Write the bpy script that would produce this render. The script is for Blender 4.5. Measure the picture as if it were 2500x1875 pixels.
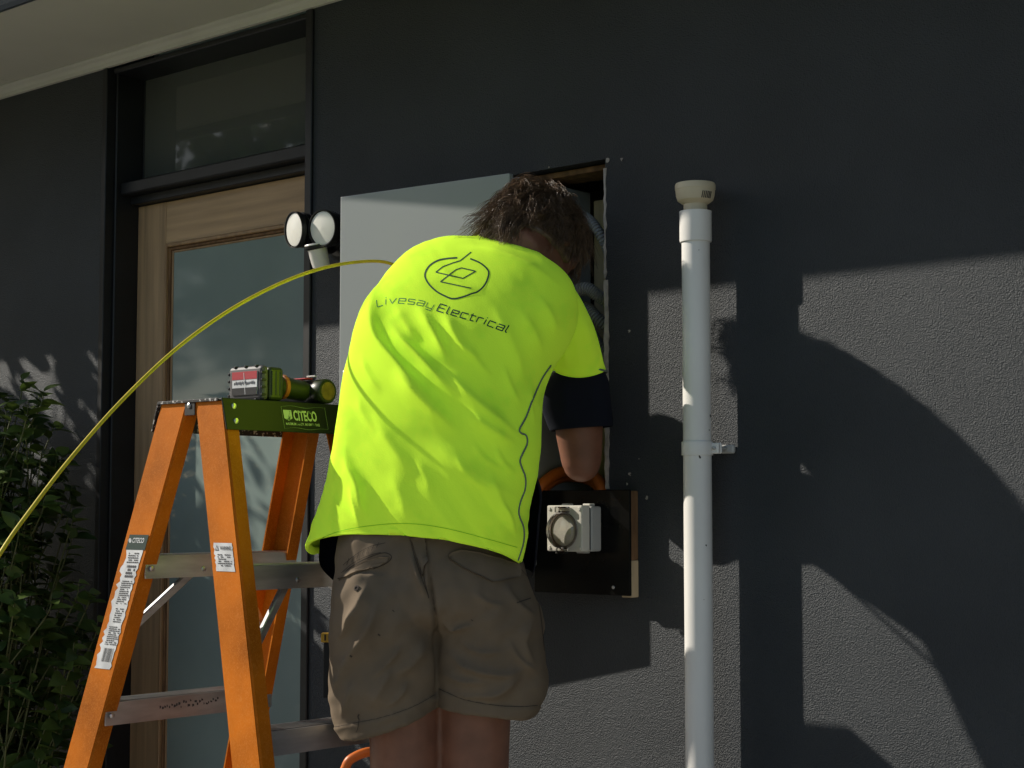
import bpy, bmesh, math, random
import numpy as np
from mathutils import Vector, Matrix, noise
from mathutils.bvhtree import BVHTree
R = math.radians
random.seed(7); rng = np.random.default_rng(7)
for o in list(bpy.data.objects): bpy.data.objects.remove(o)
scene = bpy.context.scene
COL = scene.collection

# ------------------------------------------------------------------ camera
CAM = np.array([0.0, -2.9, 1.1]); YAW = R(41.4); PITCH = R(4.19); FPX = 4100.0
cam_d = bpy.data.cameras.new('camera'); cam_d.sensor_width = 36; cam_d.lens = 36 * FPX / 2500
cam_d.clip_end = 500
cam = bpy.data.objects.new('camera', cam_d); COL.objects.link(cam)
cam.location = CAM; cam.rotation_euler = (R(90) + PITCH, 0, YAW)
scene.camera = cam
# ------------------------------------------------------------------ sky, sun, exposure
SUN_AZ, SUN_EL = 67.0, 32.0          # degrees left of the wall's normal, above the horizon
sun_dir = Vector((-math.sin(R(SUN_AZ)) * math.cos(R(SUN_EL)), -math.cos(R(SUN_AZ)) * math.cos(R(SUN_EL)), math.sin(R(SUN_EL))))
world = bpy.data.worlds.new('World'); scene.world = world; world.use_nodes = True
wn = world.node_tree.nodes; wl = world.node_tree.links
sky = wn.new('ShaderNodeTexSky'); sky.sky_type = 'NISHITA'; sky.sun_disc = False
sky.sun_elevation = R(SUN_EL); sky.sun_rotation = math.atan2(sun_dir.x, sun_dir.y)
wl.new(sky.outputs[0], wn['Background'].inputs[0]); wn['Background'].inputs[1].default_value = 0.085
sl = bpy.data.lights.new('sun', 'SUN'); sl.energy = 4.2; sl.angle = R(0.53); sl.color = (1.0, 0.93, 0.82)
so = bpy.data.objects.new('sun', sl); COL.objects.link(so)
so.rotation_euler = sun_dir.to_track_quat('Z', 'Y').to_euler(); so.location = sun_dir * 20
scene.view_settings.view_transform = 'Standard'; scene.view_settings.look = 'None'
scene.view_settings.exposure = 0.32; scene.view_settings.gamma = 1.0
scene.view_settings.use_curve_mapping = False
scene.cycles.max_bounces = 7; scene.cycles.diffuse_bounces = 3; scene.cycles.glossy_bounces = 3; scene.cycles.transparent_max_bounces = 10

# ------------------------------------------------------------------ geometry helpers
_f0 = np.array([-math.sin(YAW), math.cos(YAW), 0]); RT = np.array([math.cos(YAW), math.sin(YAW), 0]); Z = np.array([0, 0, 1.0])
FW0 = _f0
FWD = _f0 * math.cos(PITCH) + Z * math.sin(PITCH); UPV = Z * math.cos(PITCH) - _f0 * math.sin(PITCH)
def ray(px, py): return FWD + RT * ((px - 1250) / FPX) - UPV * ((py - 937.5) / FPX)
def at(px, py, h=0.0):
    """point seen at a photo pixel, h metres in front of the wall"""
    r = ray(px, py); return CAM + r * ((-h - CAM[1]) / r[1])
def dp(px, py, t):
    """point seen at a photo pixel, t metres away"""
    return CAM + ray(px, py) * t
def V(a): return np.asarray(a, float)
def unit(v): v = V(v); return v / (np.linalg.norm(v) + 1e-12)

ROOT = {}
def thing(name, label, cat, loc=(0, 0, 0), group=None):
    o = bpy.data.objects.new(name, None); COL.objects.link(o); o.location = loc; o.empty_display_size = .1
    o['label'] = label; o['category'] = cat
    if group: o['group'] = group
    ROOT[o] = V(loc); return o
def link(name, me, mat, parent=None, smooth=False, label=None):
    o = bpy.data.objects.new(name, me); COL.objects.link(o)
    if mat is not None and len(me.materials) == 0: me.materials.append(mat)
    if smooth:
        me.polygons.foreach_set('use_smooth', [True] * len(me.polygons)); 
    if parent is not None:
        r = ROOT[parent]; ROOT[o] = r; o.parent = parent
    if label: o['label'] = label
    return o
def mesh(name, verts, faces, mat, parent=None, smooth=False, label=None):
    off = ROOT[parent] if parent is not None else np.zeros(3)
    me = bpy.data.meshes.new(name)
    me.from_pydata((V(verts) - off).tolist(), [], [tuple(int(i) for i in f) for f in faces]); me.update()
    return link(name, me, mat, parent, smooth, label)
def box_vf(lo, hi, bev=0.0, seg=1):
    bm = bmesh.new(); bmesh.ops.create_cube(bm, size=1)
    lo, hi = np.minimum(lo, hi), np.maximum(lo, hi)
    for v in bm.verts: v.co = Vector(((lo + hi) / 2 + V(v.co) * (hi - lo)).tolist())
    if bev > 0: bmesh.ops.bevel(bm, geom=bm.edges[:], offset=bev, segments=seg, affect='EDGES', profile=.6)
    bm.verts.index_update()
    vs = np.array([v.co[:] for v in bm.verts]); fs = [[v.index for v in f.verts] for f in bm.faces]
    bm.free(); return vs, fs
def box(name, lo, hi, mat, parent=None, bev=0.003, seg=1, M=None, label=None):
    vs, fs = box_vf(V(lo), V(hi), bev, seg)
    if M is not None: vs = vs @ M[0].T + M[1]
    return mesh(name, vs, fs, mat, parent, label=label)
def merge(parts):
    vs, fs, n = [], [], 0
    for v, f in parts:
        vs.append(V(v)); fs += [[i + n for i in q] for q in f]; n += len(v)
    return np.concatenate(vs), fs
def frames(pts):
    pts = V(pts); n = len(pts); T = np.gradient(pts, axis=0); T /= np.linalg.norm(T, axis=1)[:, None] + 1e-12
    a = np.cross(T[0], [0, 0, 1]); 
    if np.linalg.norm(a) < .1: a = np.cross(T[0], [0, 1, 0])
    N = [unit(a)]
    for i in range(1, n):
        v = N[-1] - T[i] * (N[-1] @ T[i]); N.append(unit(v))
    N = np.array(N); return T, N, np.cross(T, N)
def tube_vf(pts, rad, seg=10, cap=True):
    pts = V(pts); n = len(pts); rad = np.broadcast_to(V(rad), (n,)); T, N, B = frames(pts)
    an = np.arange(seg) * 2 * math.pi / seg
    vs = (pts[:, None] + rad[:, None, None] * (np.cos(an)[None, :, None] * N[:, None] + np.sin(an)[None, :, None] * B[:, None])).reshape(-1, 3)
    fs = []
    for i in range(n - 1):
        for k in range(seg):
            a, b = i * seg + k, i * seg + (k + 1) % seg; fs.append([a, b, b + seg, a + seg])
    if cap: fs.append(list(range(seg))[::-1]); fs.append([(n - 1) * seg + k for k in range(seg)])
    return vs, fs
def spline(pts, n):
    """smooth (Catmull-Rom) curve through points"""
    P = V(pts); P = np.vstack([2 * P[0] - P[1], P, 2 * P[-1] - P[-2]]); m = len(P) - 3; out = []
    for s in np.linspace(0, m - 1e-9, n):
        i = int(s); u = s - i; a, b, c, d = P[i:i + 4]
        out.append(.5 * ((2 * b) + (c - a) * u + (2 * a - 5 * b + 4 * c - d) * u * u + (3 * b - a - 3 * c + d) * u ** 3))
    return np.array(out)
def tube(name, pts, rad, mat, parent=None, seg=10, n=None, label=None):
    if n: pts = spline(pts, n)
    vs, fs = tube_vf(pts, rad, seg); return mesh(name, vs, fs, mat, parent, True, label)
def lathe_vf(prof, base, axis=(0, 0, 1), seg=32):
    """prof: (radius, distance along axis)"""
    ax = unit(axis); a = np.cross(ax, [0, 0, 1]) 
    if np.linalg.norm(a) < .05: a = np.array([1., 0, 0])
    a = unit(a); b = np.cross(ax, a); an = np.arange(seg) * 2 * math.pi / seg; vs, fs = [], []
    for r, h in prof:
        for t in an: vs.append(V(base) + ax * h + (a * math.cos(t) + b * math.sin(t)) * max(r, 1e-5))
    for i in range(len(prof) - 1):
        for k in range(seg):
            p, q = i * seg + k, i * seg + (k + 1) % seg; fs.append([p, q, q + seg, p + seg])
    return np.array(vs), fs
def lathe(name, prof, base, axis, mat, parent=None, seg=32, label=None, auto=35):
    vs, fs = lathe_vf(prof, base, axis, seg); o = mesh(name, vs, fs, mat, parent, True, label)
    sharpen(o, auto); return o
def sharpen(o, deg=35):
    bm = bmesh.new(); bm.from_mesh(o.data); bmesh.ops.recalc_face_normals(bm, faces=bm.faces)
    for e in bm.edges:
        if len(e.link_faces) == 2 and e.calc_face_angle(0) > R(deg): e.smooth = False
    bm.to_mesh(o.data); bm.free()
def loft_vf(rings, close0=False, close1=False, wrap=True):
    rings = V(rings); n, m = rings.shape[:2]; vs = rings.reshape(-1, 3); fs = []
    for i in range(n - 1):
        for k in range(m if wrap else m - 1):
            a, b = i * m + k, i * m + (k + 1) % m; fs.append([a, b, b + m, a + m])
    if close0: fs.append(list(range(m))[::-1])
    if close1: fs.append([(n - 1) * m + k for k in range(m)])
    return vs, fs
def remesh(parts, voxel, smooth_it=4):
    vs, fs = merge(parts); me = bpy.data.meshes.new('tmp'); me.from_pydata(vs.tolist(), [], fs)
    bm = bmesh.new(); bm.from_mesh(me); bmesh.ops.recalc_face_normals(bm, faces=bm.faces); bm.to_mesh(me); bm.free()
    o = bpy.data.objects.new('tmp', me); COL.objects.link(o)
    m = o.modifiers.new('r', 'REMESH'); m.mode = 'VOXEL'; m.voxel_size = voxel
    if smooth_it: s = o.modifiers.new('s', 'SMOOTH'); s.iterations = smooth_it; s.factor = .5
    dg = bpy.context.evaluated_depsgraph_get(); dg.update()
    out = bpy.data.meshes.new_from_object(o.evaluated_get(dg))
    v = np.empty(len(out.vertices) * 3); out.vertices.foreach_get('co', v); v = v.reshape(-1, 3)
    f = [list(p.vertices) for p in out.polygons]
    bpy.data.objects.remove(o); bpy.data.meshes.remove(out); bpy.data.meshes.remove(me)
    return v, f
def normals_of(vs, fs):
    n = np.zeros_like(vs)
    q = np.array([f if len(f) == 4 else [f[0], f[1], f[2], f[2]] for f in fs if len(f) in (3, 4)])
    fn = np.cross(vs[q[:, 2]] - vs[q[:, 0]], vs[q[:, 3]] - vs[q[:, 1]])
    tri = q[:, 2] == q[:, 3]
    fn[tri] = np.cross(vs[q[tri, 1]] - vs[q[tri, 0]], vs[q[tri, 2]] - vs[q[tri, 0]])
    for k in range(4): np.add.at(n, q[:, k], fn)
    return n / (np.linalg.norm(n, axis=1)[:, None] + 1e-12)
def pix(vs):
    d = vs - CAM; z = d @ FWD
    return np.stack([1250 + FPX * (d @ RT) / z, 937.5 - FPX * (d @ UPV) / z, z], 1)
def pline_d(P, line):
    """signed distance of points to polyline (+ right of its direction) and the arc fraction"""
    line = V(line); best = np.full(len(P), 1e9); sgn = np.zeros(len(P)); frac = np.zeros(len(P))
    L = np.r_[0, np.cumsum(np.linalg.norm(np.diff(line, axis=0), axis=1))]
    for i in range(len(line) - 1):
        a, b = line[i], line[i + 1]; ab = b - a; l2 = ab @ ab
        u = np.clip(((P - a) @ ab) / l2, 0, 1); q = P - a - u[:, None] * ab; d = np.linalg.norm(q, axis=1)
        s = ab[0] * q[:, 1] - ab[1] * q[:, 0]
        m = d < best; best[m] = d[m]; sgn[m] = np.sign(s[m]); frac[m] = (L[i] + u[m] * math.sqrt(l2)) / L[-1]
    return best * sgn, frac
def folds(vs, nrm, flist, mask=None):
    """push cloth out along its folds; a fold = (pixel polyline, height, width on its left, width on its right)"""
    P = pix(vs)[:, :2]; h = np.zeros(len(vs))
    for line, A, wl_, wr_ in flist:
        d, f = pline_d(P, spline(line, 24)); w = np.where(d > 0, wl_, wr_)     # lines run downwards: d>0 is their left side
        env = np.clip(np.minimum(f / .38, (1 - f) / .38), 0, 1); env = env * env * (3 - 2 * env)
        h += A * np.exp(-(np.abs(d) / w) ** 1.35) * env
    if mask is not None: h = h * mask
    return vs + nrm * h[:, None]

# ------------------------------------------------------------------ materials
def mat(name, col, rough=.5, metal=0., spec=.5, var=0., vscale=8., bump=0., bscale=60., bdist=.002, stretch=(1, 1, 1), col2=None,
        coat=0., sheen=0., trans=0., ior=1.45, sss=0., det=4, bdet=3, sharp=None):
    m = bpy.data.materials.new(name); m.use_nodes = True; nt = m.node_tree; n = nt.nodes; l = nt.links; b = n['Principled BSDF']
    b.inputs['Base Color'].default_value = (*col, 1); b.inputs['Roughness'].default_value = rough; b.inputs['Metallic'].default_value = metal
    b.inputs['Specular IOR Level'].default_value = spec; b.inputs['Coat Weight'].default_value = coat; b.inputs['Sheen Weight'].default_value = sheen
    b.inputs['Transmission Weight'].default_value = trans; b.inputs['IOR'].default_value = ior
    if sss: b.inputs['Subsurface Weight'].default_value = sss; b.inputs['Subsurface Radius'].default_value = (.01, .004, .002); b.inputs['Subsurface Scale'].default_value = 1
    if var or bump:
        tc = n.new('ShaderNodeTexCoord'); mp = n.new('ShaderNodeMapping'); mp.inputs['Scale'].default_value = stretch; l.new(tc.outputs['Object'], mp.inputs[0])
    if var:
        nz = n.new('ShaderNodeTexNoise'); nz.inputs['Scale'].default_value = vscale; nz.inputs['Detail'].default_value = det; l.new(mp.outputs[0], nz.inputs[0])
        rp = n.new('ShaderNodeValToRGB'); c2 = col2 or tuple(c * (1 - var) for c in col); c1 = col if col2 else tuple(min(1, c * (1 + var * .6)) for c in col)
        lo, hi = sharp or (.3, .7); rp.color_ramp.elements[0].position = lo; rp.color_ramp.elements[1].position = hi
        rp.color_ramp.elements[0].color = (*c2, 1); rp.color_ramp.elements[1].color = (*c1, 1)
        l.new(nz.outputs[0], rp.inputs[0]); l.new(rp.outputs[0], b.inputs['Base Color'])
    if bump:
        nb = n.new('ShaderNodeTexNoise'); nb.inputs['Scale'].default_value = bscale; nb.inputs['Detail'].default_value = bdet; l.new(mp.outputs[0], nb.inputs[0])
        bp = n.new('ShaderNodeBump'); bp.inputs['Strength'].default_value = bump; bp.inputs['Distance'].default_value = bdist
        l.new(nb.outputs[0], bp.inputs['Height']); l.new(bp.outputs[0], b.inputs['Normal'])
    return m
M = {}
def wall_mat():
    m = mat('charcoal_render', (.040, .045, .050), .55, spec=.5); nt = m.node_tree; n = nt.nodes; l = nt.links; b = n['Principled BSDF']
    tc = n.new('ShaderNodeTexCoord')
    g1 = n.new('ShaderNodeTexNoise'); g1.inputs['Scale'].default_value = 400; g1.inputs['Detail'].default_value = 2; g1.inputs['Roughness'].default_value = .55
    g2 = n.new('ShaderNodeTexVoronoi'); g2.inputs['Scale'].default_value = 310; g2.feature = 'SMOOTH_F1'
    g3 = n.new('ShaderNodeTexNoise'); g3.inputs['Scale'].default_value = 2.6; g3.inputs['Detail'].default_value = 5
    for g in (g1, g2, g3): l.new(tc.outputs['Object'], g.inputs['Vector'])
    ad = n.new('ShaderNodeMath'); ad.operation = 'MULTIPLY_ADD'; ad.inputs[1].default_value = .5
    l.new(g2.outputs['Distance'], ad.inputs[0]); l.new(g1.outputs[0], ad.inputs[2])
    bp = n.new('ShaderNodeBump'); bp.inputs['Strength'].default_value = 1.0; bp.inputs['Distance'].default_value = .0044
    l.new(ad.outputs[0], bp.inputs['Height']); l.new(bp.outputs[0], b.inputs['Normal'])
    rp = n.new('ShaderNodeValToRGB'); rp.color_ramp.elements[0].position = .3; rp.color_ramp.elements[1].position = .75
    rp.color_ramp.elements[0].color = (.025, .030, .035, 1); rp.color_ramp.elements[1].color = (.043, .050, .056, 1)
    l.new(g3.outputs[0], rp.inputs[0]); l.new(rp.outputs[0], b.inputs['Base Color'])
    return m
M['wall'] = wall_mat()
M['trim'] = mat('black_trim_paint', (.012, .013, .015), .45, var=.3, vscale=12)
M['soffit'] = mat('cream_soffit_paint', (.55, .53, .46), .6, var=.06, vscale=3, bump=.1, bscale=40)
M['cornice'] = mat('cream_cornice_paint', (.60, .58, .51), .5, var=.06, vscale=6)
M['gutter'] = mat('dark_blue_gutter', (.05, .06, .08), .4, metal=.2)
M['timber'] = mat('oak_door_timber', (.47, .31, .17), .55, var=.28, vscale=5, stretch=(9, 9, .5), bump=.15, bscale=30, det=6)
M['timber_h'] = mat('oak_door_timber_cross', (.47, .31, .17), .55, var=.28, vscale=5, stretch=(.5, 9, 9), bump=.15, bscale=30, det=6)
M['bead'] = mat('oak_bead', (.36, .22, .11), .5, var=.25, vscale=8, stretch=(6, 6, 1))
M['frost'] = mat('frosted_glass', (.25, .31, .285), .06, spec=.5, coat=.0, var=.15, vscale=2)
M['interior'] = mat('dark_interior', (.03, .03, .03), .8)
M['room'] = mat('pale_room_paint', (.62, .62, .58), .8)
M['curtain'] = mat('pale_inner_lining', (.5, .5, .46), .7, var=.1)
def glass_mat(name, tint, ior=1.5):
    m = bpy.data.materials.new(name); m.use_nodes = True; nt = m.node_tree; n = nt.nodes; l = nt.links; n.remove(n['Principled BSDF'])
    tr = n.new('ShaderNodeBsdfTransparent'); tr.inputs[0].default_value = (*tint, 1); gl = n.new('ShaderNodeBsdfGlossy'); gl.inputs['Roughness'].default_value = .03
    fr = n.new('ShaderNodeFresnel'); fr.inputs[0].default_value = ior; mx = n.new('ShaderNodeMixShader')
    l.new(fr.outputs[0], mx.inputs[0]); l.new(tr.outputs[0], mx.inputs[1]); l.new(gl.outputs[0], mx.inputs[2]); l.new(mx.outputs[0], n['Material Output'].inputs[0])
    return m
M['glass'] = glass_mat('window_glass', (.42, .45, .42), 1.65)
_n = M['glass'].node_tree.nodes; _l = M['glass'].node_tree.links; _d = _n.new('ShaderNodeBsdfDiffuse'); _d.inputs[0].default_value = (.24, .25, .22, 1); _m = _n.new('ShaderNodeMixShader'); _m.inputs[0].default_value = .38   # grey haze mixed in to lighten the pane, for missing room light and reflections
_o = _n['Material Output']; _s = _o.inputs[0].links[0].from_socket; _l.new(_s, _m.inputs[1]); _l.new(_d.outputs[0], _m.inputs[2]); _l.new(_m.outputs[0], _o.inputs[0])
M['clear'] = glass_mat('clear_plastic', (.93, .93, .92), 1.5)
M['cabinet'] = mat('grey_powder_coat', (.30, .32, .325), .33, spec=.5, bump=.06, bscale=300, bdist=.0005)
M['seal'] = mat('black_rubber', (.012, .012, .012), .6)
M['raw_timber'] = mat('raw_pine', (.55, .43, .27), .8, var=.3, vscale=10, stretch=(3, 3, .6))
M['brown_timber'] = mat('brown_old_timber', (.20, .11, .05), .8, var=.5, vscale=14, stretch=(4, 4, .8))
M['cavity'] = mat('wall_cavity', (.05, .042, .034), .9, var=.4, vscale=8)
M['chip'] = mat('bare_fibre_cement', (.42, .38, .34), .9, var=.35, vscale=40, bump=.5, bscale=120)
M['conduit'] = mat('grey_flexible_conduit', (.30, .30, .295), .5)
M['orange_conduit'] = mat('orange_cable', (.62, .15, .02), .4, var=.15, vscale=20)
M['board'] = mat('black_meter_board', (.005, .005, .005), .25, spec=.15, var=.5, vscale=9, bump=.08, bscale=50)
M['outlet'] = mat('outlet_white_plastic', (.66, .63, .55), .35)
M['outlet_grey'] = mat('outlet_grey_plastic', (.42, .42, .40), .4)
M['brass'] = mat('brass', (.65, .45, .18), .3, metal=1)
M['steel'] = mat('steel', (.55, .55, .55), .35, metal=1)
M['pvc'] = mat('white_pvc', (.82, .80, .76), .32, var=.13, vscale=7, stretch=(1, 1, .35), bump=.03, bscale=20)
M['cream_pvc'] = mat('cream_pvc', (.66, .57, .40), .45, var=.12, vscale=10)
M['dirt'] = mat('dirt_mark', (.06, .055, .05), .9)
M['lamp_black'] = mat('lamp_black', (.010, .010, .011), .4)
M['lens'] = mat('lamp_lens', (.75, .74, .68), .25, sss=0)
M['sensor'] = mat('sensor_white', (.70, .67, .63), .35)
def fibreglass():
    m = mat('orange_fibreglass', (.50, .132, .004), .5, spec=.12, var=.38, vscale=7, bump=.12, bscale=90); nt = m.node_tree; n = nt.nodes; l = nt.links; b = n['Principled BSDF']
    tc = n.new('ShaderNodeTexCoord'); nz = n.new('ShaderNodeTexNoise'); nz.inputs['Scale'].default_value = 70; nz.inputs['Detail'].default_value = 3; nz.inputs['Distortion'].default_value = 2.5
    rp = n.new('ShaderNodeValToRGB'); rp.color_ramp.elements[0].position = .48; rp.color_ramp.elements[1].position = .56; e = rp.color_ramp.elements.new(.52)
    rp.color_ramp.elements[0].color = (0, 0, 0, 1); rp.color_ramp.elements[1].color = (1, 1, 1, 1); rp.color_ramp.elements[2].color = (0, 0, 0, 1)
    mx = n.new('ShaderNodeMix'); mx.data_type = 'RGBA'; mx.inputs['B'].default_value = (.62, .22, .04, 1)
    ml = n.new('ShaderNodeMath'); ml.operation = 'MULTIPLY'; ml.inputs[1].default_value = .5
    src = b.inputs['Base Color'].links[0].from_socket
    l.new(tc.outputs['Object'], nz.inputs[0]); l.new(nz.outputs[0], rp.inputs[0]); l.new(rp.outputs[0], ml.inputs[0]); l.new(ml.outputs[0], mx.inputs['Factor'])
    l.new(src, mx.inputs['A']); l.new(mx.outputs['Result'], b.inputs['Base Color']); return m
M['fibre'] = fibreglass()
M['alu'] = mat('dull_aluminium', (.52, .52, .52), .38, metal=.85, var=.25, vscale=14, stretch=(3, .6, 3), bump=.05, bscale=40)
M['cap_green'] = mat('green_ladder_cap', (.004, .008, .005), .45, spec=.35, var=.35, vscale=7, bump=.05, bscale=60)
M['cap_black'] = mat('worn_black_edge', (.02, .02, .02), .5, var=.9, vscale=120, col2=(.5, .48, .45), sharp=(.38, .42))
M['sticker'] = mat('white_sticker', (.62, .63, .63), .5, var=.25, vscale=25)
M['sticker_dark'] = mat('dark_green_sticker', (.02, .045, .04), .4)
M['print'] = mat('sticker_print', (.06, .06, .065), .6)
M['cap_print'] = mat('cap_print', (.42, .50, .30), .5, var=.7, vscale=60, col2=(.05, .09, .04), sharp=(.36, .41))
M['batt'] = mat('battery_grey', (.075, .07, .07), .55)
M['olive'] = mat('olive_plastic', (.024, .033, .008), .4, var=.2, vscale=30)
M['orange_ring'] = mat('orange_ring', (.42, .12, .03), .45)
M['dark_plastic'] = mat('dark_plastic', (.025, .026, .032), .35)
M['red'] = mat('red_label', (.42, .03, .045), .45)
M['rope'] = mat('yellow_rod', (.66, .52, .03), .4, var=.15, vscale=30)
M['skin'] = mat('skin', (.23, .100, .060), .5, sss=.12, var=.25, vscale=16, bump=.05, bscale=150, bdist=.001)
M['hair'] = mat('brown_hair', (.128, .077, .041), .36, var=.55, vscale=55, spec=.6)
def hiviz_mat():
    m = mat('hi_vis_yellow', (.60, .98, .03), .75, bump=.5, bscale=420, bdist=.0010); nt = m.node_tree; n = nt.nodes; l = nt.links; b = n['Principled BSDF']
    nrm_ = b.inputs['Normal'].links[0].from_socket; tc = n.new('ShaderNodeTexCoord'); nz = n.new('ShaderNodeTexNoise'); nz.inputs['Scale'].default_value = 11; nz.inputs['Detail'].default_value = 6; l.new(tc.outputs['Object'], nz.inputs[0])
    rp = n.new('ShaderNodeValToRGB'); rp.color_ramp.elements[0].position = .22; rp.color_ramp.elements[1].position = .48; rp.color_ramp.elements[0].color = (.72, 1.10, .07, 1); rp.color_ramp.elements[1].color = (.97, 1.45, .09, 1)
    d = n.new('ShaderNodeBsdfDiffuse'); d.inputs['Roughness'].default_value = .6; l.new(nz.outputs[0], rp.inputs[0]); l.new(rp.outputs[0], d.inputs[0]); l.new(nrm_, d.inputs['Normal']); l.new(d.outputs[0], n['Material Output'].inputs[0]); n.remove(b); return m
M['hiviz'] = hiviz_mat()
M['navy'] = mat('navy_cloth', (.006, .008, .016), .85, spec=.2, bump=.2, bscale=700, bdist=.0006)
M['piping'] = mat('grey_piping', (.16, .19, .15), .6)
M['collar_white'] = mat('pale_collar_stripe', (.62, .70, .60), .7)
M['ink'] = mat('dark_green_print', (.010, .050, .030), .8)
M['ink_pale'] = mat('worn_sheen_print', (.055, .17, .060), .85)  # worn print; the sheen on this word is put into the paler green
M['khaki'] = mat('brown_work_cloth', (.172, .130, .088), .85, spec=.2, var=.18, vscale=9, bump=.25, bscale=700, bdist=.0006)
M['khaki_dark'] = mat('dark_stitching', (.045, .034, .026), .9)
M['boot'] = mat('brown_boot', (.10, .06, .035), .6)
M['yellow_plastic'] = mat('yellow_plastic', (.62, .34, .02), .4)
M['stem'] = mat('green_stem', (.10, .11, .04), .7)
def leaf_mat():
    m = mat('leaf', (.055, .105, .022), .38, spec=.5); nt = m.node_tree; n = nt.nodes; l = nt.links; b = n['Principled BSDF']
    oi = n.new('ShaderNodeObjectInfo'); tc = n.new('ShaderNodeTexCoord'); nz = n.new('ShaderNodeTexNoise'); nz.inputs['Scale'].default_value = 9
    ge = n.new('ShaderNodeNewGeometry')
    ad = n.new('ShaderNodeMath'); ad.operation = 'ADD'; l.new(ge.outputs['Random Per Island'], ad.inputs[0]); l.new(oi.outputs['Random'], ad.inputs[1])
    fr = n.new('ShaderNodeMath'); fr.operation = 'FRACT'; l.new(ad.outputs[0], fr.inputs[0])
    rp = n.new('ShaderNodeValToRGB'); rp.color_ramp.elements[0].color = (.022, .050, .012, 1); rp.color_ramp.elements[1].color = (.10, .15, .028, 1)
    l.new(fr.outputs[0], rp.inputs[0]); l.new(rp.outputs[0], b.inputs['Base Color'])
    out = n['Material Output']; tl = n.new('ShaderNodeBsdfTranslucent'); l.new(rp.outputs[0], tl.inputs[0]); mx = n.new('ShaderNodeMixShader'); mx.inputs[0].default_value = .25
    l.new(b.outputs[0], mx.inputs[1]); l.new(tl.outputs[0], mx.inputs[2]); l.new(mx.outputs[0], out.inputs[0]); return m
M['leaf'] = leaf_mat()
M['bark'] = mat('bark', (.12, .09, .06), .9, var=.4, vscale=20)
M['paving'] = mat('pale_concrete_paving', (.34, .33, .30), .85, var=.15, vscale=2, bump=.2, bscale=40)
M['grass'] = mat('lawn', (.06, .10, .03), .9, var=.4, vscale=6)

# ------------------------------------------------------------------ ground
g = mesh('ground', [(-80, -80, -.01), (80, -80, -.01), (80, 80, -.01), (-80, 80, -.01)], [(0, 1, 2, 3)], M['grass']); g['kind'] = 'structure'; g['label'] = 'green lawn around the house'
g = mesh('path', [(-9, -4.5, 0), (5, -4.5, 0), (5, 0, 0), (-9, 0, 0)], [(0, 1, 2, 3)], M['paving']); g['kind'] = 'structure'; g['label'] = 'pale concrete path along the wall'

# ------------------------------------------------------------------ house
SOF = 2.405; DX0, DX1 = -4.163, -3.261; HX0, HX1, HZ0, HZ1 = -3.02, -2.281, 1.00, 1.871; REV = .102
house = thing('house', 'charcoal rendered house wall with timber door, dark trim and cream eaves', 'house', (-2.5, 0, 0))
def wall_mesh():
    xs = [-8, DX0, DX1, HX0, HX1, 4]; zs = [0, HZ0, HZ1, SOF + .35]; vs, fs = [], []
    def quad(a, b, c, d): n = len(vs); vs.extend([a, b, c, d]); fs.append([n, n + 1, n + 2, n + 3])
    for i in range(5):
        for j in range(3):
            if i == 1 or (i == 3 and j == 1): continue
            quad((xs[i], 0, zs[j]), (xs[i + 1], 0, zs[j]), (xs[i + 1], 0, zs[j + 1]), (xs[i], 0, zs[j + 1]))
            quad((xs[i], .3, zs[j]), (xs[i], .3, zs[j + 1]), (xs[i + 1], .3, zs[j + 1]), (xs[i + 1], .3, zs[j]))
    t = zs[-1]
    quad((DX0, 0, 0), (DX0, 0, t), (DX0, .3, t), (DX0, .3, 0)); quad((DX1, 0, 0), (DX1, .3, 0), (DX1, .3, t), (DX1, 0, t))
    th = .3
    quad((HX1, 0, HZ0), (HX1, th, HZ0), (HX1, th, HZ1), (HX1, 0, HZ1)); quad((HX0, 0, HZ0), (HX0, 0, HZ1), (HX0, th, HZ1), (HX0, th, HZ0))
    quad((HX0, 0, HZ1), (HX1, 0, HZ1), (HX1, th, HZ1), (HX0, th, HZ1)); quad((HX0, 0, HZ0), (HX0, th, HZ0), (HX1, th, HZ0), (HX1, 0, HZ0))
    return vs, fs
mesh('wall', *wall_mesh(), M['wall'], house, label='dark charcoal textured render with a rough cut-out')
# dark room behind door and cavity
vs, fs = box_vf(V((-4.4, .302, 0)), V((-2.0, 2.6, 2.9))); fs = [f for f in fs]
mesh('room', vs, [f[::-1] for f in fs if not all(abs(vs[i][1] - .302) < 1e-6 for i in f) and not all(abs(vs[i][1] - 2.6) < 1e-6 for i in f)], M['room'], house)
box('room_cornice', (-4.39, 1.2, 2.82), (-2.01, 1.26, 2.895), M['interior'], house, .01)
box('cavity_back', (HX0 - .05, .285, HZ0 - .05), (HX1 + .05, .298, HZ1 + .05), M['cavity'], house, 0)
box('lintel', (HX0 + .003, .03, HZ1 - .016), (HX1 - .003, .12, HZ1 - .003), M['brown_timber'], house, .002, label='old brown timber lintel at the top of the cut-out')
box('stud', (-2.452, .172, HZ0 + .02), (-2.395, .26, HZ1 - .05), M['raw_timber'], house, .002, label='pale bare timber stud inside the cut-out')
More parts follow.
